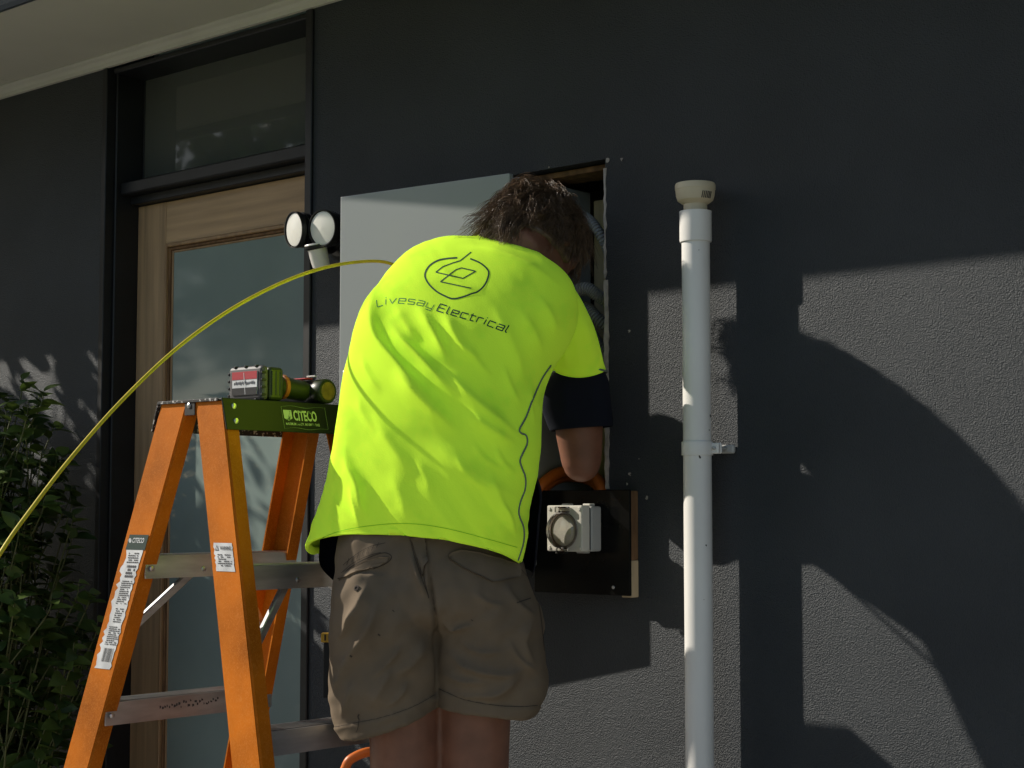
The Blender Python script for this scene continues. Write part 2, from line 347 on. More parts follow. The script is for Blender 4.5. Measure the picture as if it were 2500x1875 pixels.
# soffit, cornice, fascia and roof
OV = .512
sx = [-8, -4.62, -2.2, .4, 4]
for i in range(4):
    box('soffit_panel', (sx[i] + .0015, -OV, SOF + .03), (sx[i + 1] - .0015, -.001, SOF + .036), M['soffit'], house, .001)
prof = [(0, 0), (-.012, 0), (-.016, .010), (-.024, .018), (-.034, .022), (-.040, .026), (-.040, .0295), (0, .0295)]
vs = [(x, y - .0005, SOF + z) for x in (-8, 4) for y, z in prof]; n = len(prof)
mesh('cornice', vs, [[i, (i + 1) % n, n + (i + 1) % n, n + i] for i in range(n)] + [list(range(n))[::-1], list(range(n, 2 * n))], M['cornice'], house)
prof = [(-OV + .010, .014), (-OV - .004, .004), (-OV - .018, .002), (-OV - .026, .012), (-OV - .085, .13), (-OV + .010, .13)]
vs = [(x, y, SOF + z) for x in (-8, 4) for y, z in prof]; n = len(prof)
mesh('gutter', vs, [[i, (i + 1) % n, n + (i + 1) % n, n + i] for i in range(n)] + [list(range(n))[::-1], list(range(n, 2 * n))], M['gutter'], house)
mesh('roof', [(-8, -OV + .0, SOF + .15), (4, -OV + .0, SOF + .15), (4, 3.5, SOF + 1.3), (-8, 3.5, SOF + 1.3),
              (-8, -OV + .0, SOF + .18), (4, -OV + .0, SOF + .18), (4, 3.5, SOF + 1.34), (-8, 3.5, SOF + 1.34)],
     [(0, 3, 2, 1), (4, 5, 6, 7), (0, 1, 5, 4), (1, 2, 6, 5), (2, 3, 7, 6), (3, 0, 4, 7)], M['gutter'], house)
# door frame (black) : architraves on the face, jambs, transom bar, head
T = M['trim']
fr = box('door_frame', (DX0 - .012, -.010, 0), (DX0 + .010, .03, SOF - .002), T, house, .002)
box('architrave', (DX1 - .012, -.008, 0), (DX1 + .014, .03, SOF - .002), T, fr, .002)
box('jamb', (DX0 + .0105, .02, 0), (DX0 + .020, REV + .045, SOF - .004), T, fr, .003)
box('jamb', (DX1 - .035, .031, 0), (DX1 - .0125, REV + .045, SOF - .004), T, fr, .003)
box('transom_bar', (DX0 + .021, .035, 2.025), (DX1 - .036, REV + .04, 2.062), T, fr, .004)
box('head', (DX0 + .021, .004, 2.386), (DX1 - .013, REV + .04, SOF - .003), T, fr, .003)
box('door_stop', (DX0 + .021, .072, 2.0), (DX1 - .036, REV + .02, 2.0245), T, fr, .002)
# door leaf
DL, DR, DB, DTP = DX0 + .021, DX1 - .037, .012, 1.998; Y0, Y1 = REV, REV + .04
door = box('door', (DL + .002, Y0 + .018, DB), (DR - .002, Y1 - .004, DTP - .1), M['interior'], house, 0, label='pale oak door with a tall frosted pane')
SW = .135
box('stile', (DL, Y0, DB), (DL + SW, Y1, DTP), M['timber'], door, .0015); box('stile', (DR - SW + .055, Y0, DB), (DR, Y1, DTP), M['timber'], door, .0015)
box('rail', (DL + SW + .0005, Y0 + .001, 1.872), (DR - SW + .0545, Y1, DTP - .0005), M['timber_h'], door, .0015)
box('rail', (DL + SW + .0005, Y0 + .001, DB), (DR - SW + .0545, Y1, .26), M['timber_h'], door, .0015)
GX0, GX1, GZ0, GZ1 = DL + SW, DR - SW + .055, .26, 1.872
for k, (w, y) in enumerate(((.011, -.005), (.008, .003), (.007, .008))):
    a = sum((.0115, .0085, .0075)[:k])
    for lo, hi in (((GX0 + a, Y0 + y, GZ0 + a), (GX0 + a + w, Y0 + .0175, GZ1 - a)), ((GX1 - a - w, Y0 + y, GZ0 + a), (GX1 - a, Y0 + .0175, GZ1 - a)),
                   ((GX0 + a + w + .0003, Y0 + y + .0004, GZ1 - a - w), (GX1 - a - w - .0003, Y0 + .0175, GZ1 - a)), ((GX0 + a + w + .0003, Y0 + y + .0004, GZ0 + a), (GX1 - a - w - .0003, Y0 + .0175, GZ0 + a + w))):
        box('glazing_bead', lo, hi, M['bead'] if k != 1 else M['brown_timber'], door, .002)
box('frosted_pane', (GX0 + .026, Y0 + .0115, GZ0 + .026), (GX1 - .026, Y0 + .0165, GZ1 - .026), M['frost'], door, 0, label='blue-green frosted glass')
# transom window above the door
tw = box('transom_window', (DX0 + .0205, REV + .012, 2.063), (DX0 + .0255, REV + .03, 2.3855), T, house, .001, label='clear dark pane above the door')
box('pane', (DX0 + .026, REV + .016, 2.0625), (DX1 - .036, REV + .020, 2.3855), M['glass'], tw, 0)
box('inner_lining', (DX0 + .022, REV + .046, 2.064), (DX0 + .045, .5, 2.7), M['curtain'], tw, .002)
# chipped edge of the cut-out, screw holes
def ragged(name, x0, z0, z1, wmin, wmax, n, y=-.0018):
    zz = np.linspace(z0, z1, n); L = x0 - .004 + .004 * rng.random(n); W_ = x0 + wmin + (wmax - wmin) * rng.random(n) ** 2
    vs = [(a, y, z) for a, z in zip(L, zz)] + [(b, y, z) for b, z in zip(W_, zz)] + [(a, .012, z) for a, z in zip(L, zz)] + [(b, .0005, z) for b, z in zip(W_, zz)]
    fs = [];
    for i in range(n - 1):
        fs += [[i, n + i, n + i + 1, i + 1], [2 * n + i, i, i + 1, 2 * n + i + 1], [n + i, 3 * n + i, 3 * n + i + 1, n + i + 1]]
    return mesh(name, vs, fs, M['chip'], house)
ragged('chipped_edge', HX1 - .001, 1.14, 1.60, .008, .0115, 34); ragged('chipped_edge', HX1 - .0012, 1.605, 1.85, .002, .007, 22)
def chip(px, py, r, m=None, k=9):
    c = at(px, py, .0015); an = np.arange(k) * 2 * math.pi / k; rr = r * (.6 + .6 * rng.random(k))
    vs = [c + np.array([a * math.cos(t), 0, a * math.sin(t) * 1.1]) for a, t in zip(rr, an)] + [c + np.array([0, -.0012, 0])]
    mesh('plaster_chip', vs, [[i, (i + 1) % k, k] for i in range(k)], m or M['chip'], house)
for px, py, r in ((1518, 389, .004), (1483, 392, .006), (1536, 808, .0035), (1480, 1165, .004), (1560, 1120, .0015), (1538, 1157, .0045), (1531, 1182, .003), (1579, 1215, .004), (1340, 408, .003)): chip(px, py, r)
for px, py in ((1520, 391), (1535, 809), (1540, 1158)): chip(px, py, .0022, M['seal'])

# ------------------------------------------------------------------ switchboard cabinet
BX, BY, BZ0, BZ1 = -2.4555, -.098, .959, 1.844
cab = thing('switchboard_cabinet', 'light grey steel switchboard cabinet set into the cut-out behind the worker', 'cabinet', (BX - .25, 0, BZ0))
box('body', (BX - .49, BY + .004, BZ0 + .01), (BX + .002, .165, BZ1 - .004), M['cabinet'], cab, .003)
box('door_seal', (BX - .485, BY - .006, BZ0 + .012), (BX - .004, BY + .0035, BZ1 - .01), M['seal'], cab, .002)
ca, sa = math.cos(R(6)), math.sin(R(6)); Mh = (np.array([[ca, -sa, 0], [sa, ca, 0], [0, 0, 1]]), np.array([BX, BY - .0105, 0]))
cdoor = box('door', (-.50, -.016, BZ0), (-.0005, 0, BZ1), M['cabinet'], cab, .003, 2, Mh, label='cabinet door standing slightly open')
box('lock', (-.485, -.021, 1.40), (-.462, -.0162, 1.424), M['steel'], cdoor, .003, 2, Mh)
box('hinge', (BX - .002, BY - .010, 1.72), (BX + .006, BY + .002, 1.78), M['steel'], cab, .002)

# conduits in the cut-out
def corrugated(name, pts, r, n, label, m=None, group=None):
    c = spline(pts, 90); L = np.linalg.norm(np.diff(c, axis=0), axis=1).sum(); k = max(8, int(L / .0068)); N = k * 6
    c = spline(pts, N); rad = r * (1 - .20 * (np.cos(np.arange(N) * 2 * math.pi / 6) > .4)); vs, fs = tube_vf(c, rad, 16)
    o = mesh(name, vs - 0, fs, m or M['conduit'], None, True); sharpen(o, 40); o['label'] = label; o['category'] = 'conduit'
    if group: o['group'] = group
    return o
G = 'grey flexible conduits in the cut-out'
def ins(px, py, y): return at(px, py, -y)
corrugated('flexible_conduit', [(BX + .001, .10, 1.745), ins(1420, 528, .085), ins(1452, 552, .07), ins(1484, 610, .085), ins(1492, 660, .14)], .0125, 1, 'grey corrugated conduit high in the cut-out beside the hair', group=G)
corrugated('flexible_conduit', [(BX + .001, .03, 1.575), ins(1425, 705, .03), ins(1460, 722, .045), ins(1500, 752, .08), ins(1540, 800, .13)], .0155, 1, 'upper of three thick grey corrugated conduits above the shoulder', group=G)
corrugated('flexible_conduit', [(BX + .001, .05, 1.535), ins(1425, 752, .06), ins(1455, 775, .06), ins(1500, 815, .09), ins(1535, 870, .13)], .0155, 1, 'middle of three thick grey corrugated conduits, just above the shoulder', group=G)
corrugated('flexible_conduit', [(BX + .001, .06, 1.465), ins(1430, 812, .07), ins(1462, 845, .07), ins(1500, 900, .09), ins(1530, 960, .12)], .0155, 1, 'lowest grey corrugated conduit, beside the yellow sleeve', group=G)
def single(name, vf, m, label, cat, smooth=True, group=None):
    o = mesh(name, *vf, m, None, smooth); o['label'] = label; o['category'] = cat
    if group: o['group'] = group
    return o
single('orange_cable', tube_vf(spline([ins(1290, 1250, -.04), ins(1318, 1190, -.03), ins(1362, 1156, .02), ins(1410, 1150, .08), ins(1450, 1163, .06), ins(1475, 1200, .02), ins(1478, 1250, .02)], 40), .0135, 14), M['orange_conduit'], 'thick orange cable looping below the elbow', 'cable')
single('orange_cable', tube_vf(spline([ins(1302, 1240, -.03), ins(1328, 1196, -.02), ins(1372, 1168, .05), ins(1430, 1172, .10), ins(1462, 1195, .08), ins(1466, 1250, .06)], 40), .010, 14), M['orange_conduit'], 'thinner orange cable behind the thick orange one', 'cable')

# ------------------------------------------------------------------ meter board and socket outlet
mb = thing('meter_board', 'black square board standing off the wall on timber packers, carrying the socket', 'board', (-2.326, 0, .913))
X0, X1, Z0, Z1, YB = -2.460, -2.192, .911, 1.137, -.034
box('panel', (X0, YB, Z0), (X1, YB + .007, Z1), M['board'], mb, .0012)
box('timber_packer', (X1 - .028, YB + .0075, Z0 - .004), (X1 - .001, -.001, Z0 + .075), M['raw_timber'], mb, .0015, label='bare timber packer below')
box('timber_packer', (X1 - .028, YB + .0075, Z0 + .0755), (X1 - .0015, -.001, Z1 - .002), M['brown_timber'], mb, .0015, label='brown timber packer above')
box('timber_packer', (X0 + .001, YB + .0075, Z0), (X0 + .028, -.001, Z1 - .003), M['brown_timber'], mb, .0015)
box('timber_packer', (X0 + .029, YB + .0075, Z0 + .001), (X1 - .029, -.001, Z0 + .026), M['brown_timber'], mb, .0015)
lathe('screw', [(0, .0012), (.003, .0012), (.004, 0)], (X1 - .045, YB - .0003, Z0 + .017), (0, -1, 0), M['steel'], mb, 10)
sk = thing('socket_outlet', 'white weatherproof socket outlet with clear flap on the black board', 'socket', (-2.3165, YB, 1.0))
SX, SZ, S = -2.3165, 1.054, .0495
box('back_box', (SX - S + .002, YB - .036, SZ - S), (SX + S, YB - .0005, SZ + S - .002), M['outlet_grey'], sk, .006, 3)
box('gasket', (SX - S + .004, YB - .0395, SZ - S + .003), (SX + S - .002, YB - .0362, SZ + S - .004), M['seal'], sk, .001)
box('front_cover', (SX - S, YB - .068, SZ - S), (SX + S - .001, YB - .0397, SZ + S), M['outlet'], sk, .004, 3)
for sxx in (-1, 1):
    for sz in (-1, 1): lathe('screw', [(0, .002), (.0032, .002), (.0042, 0)], (SX + sxx * .0415, YB - .0681, SZ + sz * .0415), (0, -1, 0), M['outlet'], sk, 12)
for dx in (-.03, .03): box('lug', (SX + dx - .010, YB - .03, SZ + S - .0015), (SX + dx + .010, YB - .012, SZ + S + .004), M['outlet'], sk, .002, 2)
box('lug', (SX + .002, YB - .03, SZ - S - .0045), (SX + .026, YB - .012, SZ - S - .0003), M['outlet_grey'], sk, .002, 2)
lathe('recess', [(0, -.014), (.030, -.014), (.034, .002), (.037, .0022), (.039, 0)], (SX - .002, YB - .0682, SZ - .004), (0, -1, 0), mat('socket_interior', (.17, .14, .11), .3, var=.4, vscale=60), sk, 40)
lathe('flap_reflection_disc', [(0, .003), (.0125, .003), (.0135, .0015), (.0135, 0)], (SX - .008, YB - .0560, SZ + .012), (0, -1, 0), M['outlet'], sk, 24)  # white disc added to imitate the pale reflection in the clear flap
for a in (90, 210, 330):
    c = V((SX - .002 + .012 * math.cos(R(a)), YB - .0560, SZ - .004 + .012 * math.sin(R(a))))
    box('contact', c - V((.002, .0105, .004)), c + V((.002, 0, .004)), M['brass'], sk, .0008)
lathe('flap_cover', [(.0385, 0), (.0385, .010), (.035, .0145), (.020, .0165), (0, .017)], (SX - .002, YB - .0705, SZ - .004), (0, -1, 0), M['clear'], sk, 40)
lathe('flap_cover', [(.0365, 0.001), (.0365, .0095), (.034, .0125), (.020, .0145), (0, .015)], (SX - .002, YB - .0705, SZ - .004), (0, -1, 0), M['clear'], sk, 40)
box('flap_hinge', (SX - .020, YB - .079, SZ + .034), (SX + .018, YB - .0688, SZ + .047), M['clear'], sk, .003, 2)
box('flap_latch', (SX - .016, YB - .080, SZ - .0545), (SX + .012, YB - .0688, SZ - .0415), M['clear'], sk, .003, 2)
box('latch_slot', (SX - .012, YB - .0785, SZ - .0535), (SX + .004, YB - .0695, SZ - .0485), M['seal'], sk, .001)

# ------------------------------------------------------------------ vent pipe
VX, VY, VR = -1.998, -.0575, .0292
vp = thing('vent_pipe', 'white plastic vent pipe with cream mushroom cap running up the wall', 'pipe', (VX, VY, 0))
zt = 1.772
lathe('pipe', [(VR, 0), (VR, 1.66), (VR - .003, 1.66)], (VX, VY, 0), (0, 0, 1), M['pvc'], vp, 48)
lathe('coupling', [(VR + .0005, 1.648), (VR + .0035, 1.648), (VR + .0042, 1.652), (VR + .0042, 1.708), (VR + .0045, 1.712), (VR - .003, 1.712)], (VX, VY, 0), (0, 0, 1), M['pvc'], vp, 48)
lathe('vent_cap', [(.0245, 1.70), (.0245, 1.727), (.029, 1.729), (.037, 1.735), (.0402, 1.745), (.0412, 1.757), (.0420, 1.7575), (.0422, 1.767), (.0405, 1.7705), (.020, 1.772), (0, 1.7725)], (VX, VY, 0), (0, 0, 1), M['cream_pvc'], vp, 48)
for k in range(6):
    a = R(-34 + k * 6); d = V((math.cos(a), math.sin(a), 0)); c = V((VX, VY, 1.741)) + d * .0398
    box('slot', (-.0004, -.0007, -.006), (.0012, .0007, .008), M['dirt'], vp, 0, M=(np.array([[d[0], -d[1], .25], [d[1], d[0], 0], [0, 0, 1]]), c))
clip = lathe('pipe_clip', [(VR + .0004, 1.206), (VR + .0030, 1.206), (VR + .0034, 1.2075), (VR + .0034, 1.2325), (VR + .0030, 1.234), (VR + .0004, 1.234)], (VX, VY, 0), (0, 0, 1), M['pvc'], vp, 48)
box('clip_ear', (VX + VR - .002, VY + .006, 1.209), (VX + VR + .018, VY + .012, 1.231), M['pvc'], clip, .002)
box('clip_ear', (VX + VR - .002, VY + .016, 1.209), (VX + VR + .018, VY + .022, 1.231), M['pvc'], clip, .002)
tube('clip_bolt', [(VX + VR + .010, VY + .0, 1.220), (VX + VR + .010, -.001, 1.220)], .0035, M['outlet_grey'], clip, 10)
box('clip_base', (VX + VR - .004, -.012, 1.210), (VX + VR + .028, -.0008, 1.228), M['outlet_grey'], clip, .003)
for px, py, r in ((1735, 1017, .0045), (1732, 1052, .002), (1708, 1118, .004), (1722, 1330, .003), (1710, 620, .0015), (1715, 1460, .0015)):   # scuffs
    ang = (px - 1704) / 35.; c = V((VX, VY, at(px, py, VR)[2])); a = R(-52) + math.asin(max(-1, min(1, ang))); d = V((math.cos(a), math.sin(a), 0))
    k = 8; an = np.arange(k) * 2 * math.pi / k; tn = V((-d[1], d[0], 0)); rr = r * (.4 + .8 * rng.random(k))
    mesh('scuff', [c + d * (VR + .0006) + tn * (q * math.cos(t) * .7) + Z * q * math.sin(t) for q, t in zip(rr, an)], [list(range(k))], M['dirt'], vp)

# ------------------------------------------------------------------ twin security light
lc = at(800, 590, .06)
sl_ = thing('security_light', 'black twin-head security light with white sensor, on the wall beside the cabinet', 'lamp', (lc[0], 0, lc[2]))
LB = M['lamp_black']
def head(px, py, h, az, tilt, r):
    c = at(px, py, h); d = unit((math.sin(R(az)), -math.cos(R(az)), math.tan(R(tilt)))); L = .085
    b = lathe('lamp_head', [(0, -L), (.55 * r, -L), (.62 * r, -L + .01), (.80 * r, -L * .45), (r * .96, -.014), (r * 1.04, -.010), (r * 1.04, .003), (r * .995, .003), (r * .985, -.003)], c, d, LB, sl_, 40)
    lathe('lens', [(r * .984, -.004), (r * .93, -.0005), (r * .6, .002), (0, .0035)], c, d, M['lens'], b, 40)
    for k in range(5):
        z = -.02 - .011 * k; rr = r * (.99 - .055 * k); lathe('cooling_fin', [(rr * .8, z), (rr * 1.03, z - .001), (rr * 1.03, z - .004), (rr * .8, z - .005)], c, d, LB, b, 32)
    return c - d * L
a = head(718, 561, .165, -12, -4, .0435); b = head(787, 557, .155, 4, -4, .0435)
lathe('base_plate', [(.055, 0), (.055, .02), (.045, .028), (0, .03)], (lc[0] + .01, -.0005, lc[2] + .01), (0, -1, 0), LB, sl_, 36)
for e in (a, b): tube('arm', [e, e * .5 + V((lc[0], -.05, lc[2] + .02)) * .5, (lc[0] + .01, -.025, lc[2] + .01)], .011, LB, sl_, 12, 12)
sc = at(772, 596, .14); sd = unit((.14, .10, -1.0)); sd = unit(RT * .22 - Z * 1.0 + FW0 * .22)
s_ = lathe('sensor', [(.0, -.004), (.0285, -.004), (.030, -.002), (.030, .001)], sc, sd, M['sensor'], sl_, 36)
lathe('sensor_rim', [(.0303, .0), (.0303, .006), (.026, .011), (.024, .0115)], sc, sd, LB, s_, 36)
lathe('sensor_dome', [(.0242, .0105), (.0225, .045), (.021, .056), (.016, .061), (0, .063)], sc, sd, M['sensor'], s_, 36)
tube('sensor_arm', [sc + sd * .01 + FW0 * .02, (lc[0], -.05, lc[2] - .02), (lc[0] + .01, -.028, lc[2])], .010, LB, sl_, 12, 12)

# ------------------------------------------------------------------ step ladder
LO = V((-2.682, -.781, 0)); LT = 1.317; aL0, kL, aR0, kR, WEB, FL, WT, FLARE = -.1514, .3285, -.0428, .2609, .0886, .0335, .376, .066
ld = thing('step_ladder', 'orange fibreglass step ladder with green top and aluminium treads', 'ladder', LO + V((0, WT / 2, 0)))
LA = np.array([1, .0067, 0]); LW = np.array([-.0067, 1, 0])
def lp(a, w, z): return LO + LA * a + LW * w + Z * z
def rail(side, far):
    """one C-shaped channel: web on the outside, two flanges inwards"""
    sw = 1 if not far else -1; th = .004; out = []
    for z in (.0, LT - .006):
        a = (aL0 - (LT - z) * kL) if side < 0 else (aR0 + (LT - z) * kR)
        w = -(LT - z) * FLARE if not far else WT + (LT - z) * FLARE
        pr = [(0, 0), (WEB, 0), (WEB, FL), (WEB - th, FL), (WEB - th, th), (th, th), (th, FL), (0, FL)]
        out.append([lp(a + x, w + sw * y, z) for x, y in pr])
    vs = V(out[0] + out[1]); n = 8; fs = [[i, (i + 1) % n, n + (i + 1) % n, n + i] for i in range(n)]
    fs += [[0, 1, 4, 5], [1, 2, 3, 4], [0, 5, 6, 7], [8, 13, 12, 9], [9, 12, 11, 10], [8, 15, 14, 13]]
    bm = bmesh.new(); bv = [bm.verts.new(v) for v in vs.tolist()]
    for f in fs: bm.faces.new([bv[i] for i in f])
    bmesh.ops.recalc_face_normals(bm, faces=bm.faces)
    es = [e for e in bm.edges if abs(e.verts[0].co.z - e.verts[1].co.z) > .5 and min(bv.index(e.verts[0]) % 8, 9) in (0, 1)]
    bmesh.ops.bevel(bm, geom=es, offset=.004, segments=3, affect='EDGES'); bm.verts.index_update()
    V_ = np.array([v.co[:] for v in bm.verts]); F_ = [[v.index for v in f.verts] for f in bm.faces]; bm.free()
    o = mesh('rail', V_, F_, M['fibre'], ld, True); sharpen(o, 30)
    foot = lp((aL0 - LT * kL - .006) if side < 0 else (aR0 + LT * kR - .006), (-LT * FLARE - .005) if not far else WT + LT * FLARE + .005, 0)
    box('foot', foot, foot + V((WEB + .012, sw * (FL + .010), .05)), M['seal'], o, .004)
    return o
rails = {(s, f): rail(s, f) for s in (-1, 1) for f in (False, True)}
def rivet(p, n, r=.006, par=ld): lathe('rivet', [(0, .0028), (r * .5, .0026), (r * .9, .0014), (r, -.001)], p, n, M['steel'], par, 14)
def tread(side, z):
    c = (aL0 - (LT - z) * kL) if side < 0 else (aR0 + (LT - z) * kR)
    w0, w1 = -(LT - z) * FLARE + .0045, WT + (LT - z) * FLARE - .0045; a0, a1 = c + .010, c + WEB - .006; th = .003; H = .047
    pr = [(a0, z), (a1, z), (a1, z - H), (a1 - th, z - H), (a1 - th, z - th), (a0 + th, z - th), (a0 + th, z - H), (a0, z - H)]
    vs = [lp(x, w0, y) for x, y in pr] + [lp(x, w1, y) for x, y in pr]; n = 8
    fs = [[i, (i + 1) % n, n + (i + 1) % n, n + i] for i in range(n)] + [[0, 1, 4, 5][::-1], [1, 2, 3, 4][::-1], [0, 5, 6, 7][::-1], [8, 9, 12, 13], [9, 10, 11, 12], [8, 13, 14, 15]]
    t = mesh('tread', vs, fs, M['alu'], ld)
    for k in range(5):
        x = a0 + .008 + k * (a1 - a0 - .016) / 4
        vsb, fsb = box_vf(V((x - .0022, w0 + .003, z + .0002)), V((x + .0022, w1 - .003, z + .0022)), .0008); box_ = np.array([lp(*q) for q in vsb]); mesh('grip_ridge', box_, fsb, M['alu'], t)
    rivet(lp(c + WEB + .0003, w0 + .012, z - .026), LA)
    return c, w0, w1
for side, zz in ((-1, (1.0, .695, .39, .085)), (1, (.985, .675, .37, .07))):
    for k, z in enumerate(zz):
        c, w0, w1 = tread(side, z)
        if k == 0 or k == 3:      # diagonal braces from the tread to both rails
            a = c + WEB * .55
            for (wa, wb) in ((w0 + .15, w0 + .018), (w1 - .15, w1 - .018)):
                dz = .135 if k == 0 else -.05
                aa = (aL0 - (LT - z + dz + .05) * kL + WEB * .6) if side < 0 else (aR0 + (LT - z + dz + .05) * kR + WEB * .6)
                p, q = lp(a, wa, z - .035), lp(aa, wb, z - .03 - dz); u = unit(q - p); sN = unit(np.cross(u, LA)); tN = np.cross(u, sN)
                vsb, fsb = box_vf(V((-.01, -.0085, -.006)), V((np.linalg.norm(q - p) + .01, .0085, .006)), .002)
                mesh('brace', p + vsb[:, :1] * u + vsb[:, 1:2] * sN + vsb[:, 2:] * tN, fsb, M['alu'], ld)
                rivet(lp(c + WEB - .0057, wa, z - .03), LA)
# spreader bars low down are folded; green top cap: top plate with two skirts
CA0, CA1, CW0, CW1 = aL0 - .006, aR0 + WEB + .0045, -.006, WT + .006
def lbox(name, lo, hi, m, par=ld, bev=.003, seg=2, label=None, shear=0.):
    vs, fs = box_vf(V(lo), V(hi), bev, seg); vs[:, 0] += (LT - vs[:, 2]) * shear; return mesh(name, np.array([lp(*v) for v in vs]), fs, m, par, label=label)
topcap = lbox('top_cap', (CA0 + .004, CW0 + .003, LT - .0055), (CA1 - .0035, CW1, LT - .0008), M['cap_green'], label='green top plate')
lbox('cap_edge', (CA0 + .001, CW0, LT - .0062), (CA1 - .012, CW0 + .0028, LT - .0002), M['cap_black'], topcap, .0008, 1)
lbox('skirt', (CA1 - .0034, CW0 + .001, LT - .064), (CA1, CW1, LT), M['cap_green'], topcap, .0015, shear=kR)
lbox('skirt', (CA0, CW0 + .001, LT - .062), (CA0 + .0034, CW1, LT), M['cap_black'], topcap, .0015, shear=-kL)
lbox('hinge_plate', (aL0 + WEB - .006, CW0 + .002, LT - .032), (aR0 - .0015 + .008, CW0 + .0045, LT - .0065), M['seal'], topcap, .001)
rivet(lp(aL0 + WEB + .009, CW0 + .0015, LT - .012), -LW, .006)
for w in (.022,):
    for z in (.016, .046): rivet(lp(CA1 + .0002 + z * kR, w, LT - z), LA, .0065)
for w in (WT - .02,):
    for z in (.016, .046): rivet(lp(CA1 + .0002 + z * kR, w, LT - z), LA, .0065)
# stickers: flat prints on rail webs and the cap
def text_mesh(txt, name, m, org, ux, uy, height, xscale=1.0, parent=None, bold=.012):
    cu = bpy.data.curves.new('t', 'FONT'); cu.body = txt; cu.size = 1; cu.offset = bold; cu.fill_mode = 'FRONT'; cu.resolution_u = 3
    o = bpy.data.objects.new('t', cu); COL.objects.link(o); dg = bpy.context.evaluated_depsgraph_get(); me = bpy.data.meshes.new_from_object(o.evaluated_get(dg))
    v = np.array([p.co[:] for p in me.vertices]); f = [list(p.vertices) for p in me.polygons]
    bpy.data.objects.remove(o); bpy.data.curves.remove(cu); bpy.data.meshes.remove(me)
    s = height / .69; return mesh(name, V(org) + v[:, :1] * s * xscale * V(ux) + v[:, 1:2] * s * V(uy), f, m, parent)
# logo on the cap skirt (faces along +a); reading direction runs along +w
o0 = lp(CA1 + .0009 + .049 * kR, .150, LT - .049); ux, uy = LW, Z - LA * kR
text_mesh('CITECO', 'logo_lettering', M['cap_print'], o0 + ux * .026 + uy * .0105, ux, uy, .020, .62, topcap, .03)
text_mesh('MAXIMUM SAFETY. MINIMUM EASE', 'slogan_lettering', M['cap_print'], o0 + ux * .002, ux, uy, .0052, .80, topcap, .015)
sh = [(0, .031), (.022, .031), (.022, .014), (.011, .0085), (0, .014)]
mesh('logo_shield', [o0 + ux * a + uy * b for a, b in sh], [[0, 1, 2, 3, 4]], M['cap_print'], topcap)
def outline(pts, org, ux, uy, w, m, name, par):
    P = V(pts); n = len(P); vs, fs = [], []
    c = P.mean(0)
    for p in P: q = p + unit(c - p)[:2] * w if len(p) == 2 else p; vs += [org + ux * p[0] + uy * p[1], org + ux * q[0] + uy * q[1]]
    for i in range(n): a, b = 2 * i, 2 * ((i + 1) % n); fs.append([a, b, b + 1, a + 1])
    return mesh(name, vs, fs, m, par)
pts = [(x, y + .0016 * math.sin(x * 600)) for x, y in [(-.004, -.006 + .045 * t) for t in np.linspace(0, 1, 6)] + [(-.004 + .12 * t, .039) for t in np.linspace(0, 1, 14)] + [(.118, .039 - .045 * t) for t in np.linspace(0, 1, 6)] + [(.116 - .12 * t, -.007) for t in np.linspace(0, 1, 14)]]
outline(pts, lp(CA1 + .0007 + .049 * kR, .150, LT - .049), ux, uy, .0009, mat('sticker_film_edge', (.16, .22, .12), .3), 'sticker_edge', topcap)
# web stickers (faces -w), local frame follows the rail
def web_frame(side):
    k = kL if side < 0 else -kR
    def f(x, z, out=.0008):      # x across the web 0..1, z height
        a = (aL0 - (LT - z) * kL) if side < 0 else (aR0 + (LT - z) * kR)
        return lp(a + x * WEB, -(LT - z) * FLARE - out, z)
    return f
fL, fR = web_frame(-1), web_frame(1)
def sticker(f, x0, x1, z0, z1, m, name, out, rag=.0, n=26):
    zz = np.linspace(z0, z1, n); vs = []
    for z in zz: vs += [f(x0 + rag * (rng.random() - .3), z, out), f(x1 - rag * .5 * rng.random(), z, out)]
    return mesh(name, vs, [[2 * i, 2 * i + 1, 2 * i + 3, 2 * i + 2] for i in range(n - 1)], m, rails[(-1 if f is fL else 1, False)])
st = sticker(fL, .20, .86, .765, 1.037, M['sticker'], 'spec_sticker', .0009, .14, 40)
sticker(fL, .18, .92, 1.012, 1.043, M['sticker_dark'], 'sticker_header', .0013, .02)
def rail_text(f, txt, x, z, h, m, xs=.7, bold=.02):
    u0 = f(x, z, .0018); ux_ = unit(f(x + .3, z, .0018) - u0); uy_ = unit(f(x, z + .01, .0018) - u0); uy_ = unit(uy_)
    return text_mesh(txt, 'lettering', m, u0, ux_, uy_, h, xs, rails[(-1 if f is fL else 1, False)], bold)
rail_text(fL, 'CITECO', .36, 1.0265, .0105, M['sticker'], .72); 
q = [(math.cos(t) * .005, math.sin(t) * .005) for t in np.arange(10) * .628]; u0 = fL(.27, 1.031, .0018)
mesh('logo_mark', [u0 + LA * a + Z * b for a, b in q], [list(range(10))], M['sticker'], rails[(-1, False)])
def print_lines(f, x0, x1, z0, z1, rows, hfrac=.55, dens=.8):
    vs, fs = [], []; dz = (z1 - z0) / rows
    for r in range(rows):
        x = x0 + rng.random() * .03; z = z1 - (r + 1) * dz; lim = x1 - rng.random() * .25 * (x1 - x0)
        while x < lim:
            w = .02 + rng.random() * .07
            if rng.random() < dens:
                n = len(vs); vs += [f(x, z, .0016), f(min(x + w, x1), z, .0016), f(min(x + w, x1), z + dz * hfrac, .0016), f(x, z + dz * hfrac, .0016)]; fs.append([n, n + 1, n + 2, n + 3])
            x += w + .015
    return mesh('fine_print', vs, fs, M['print'], rails[(-1 if f is fL else 1, False)])
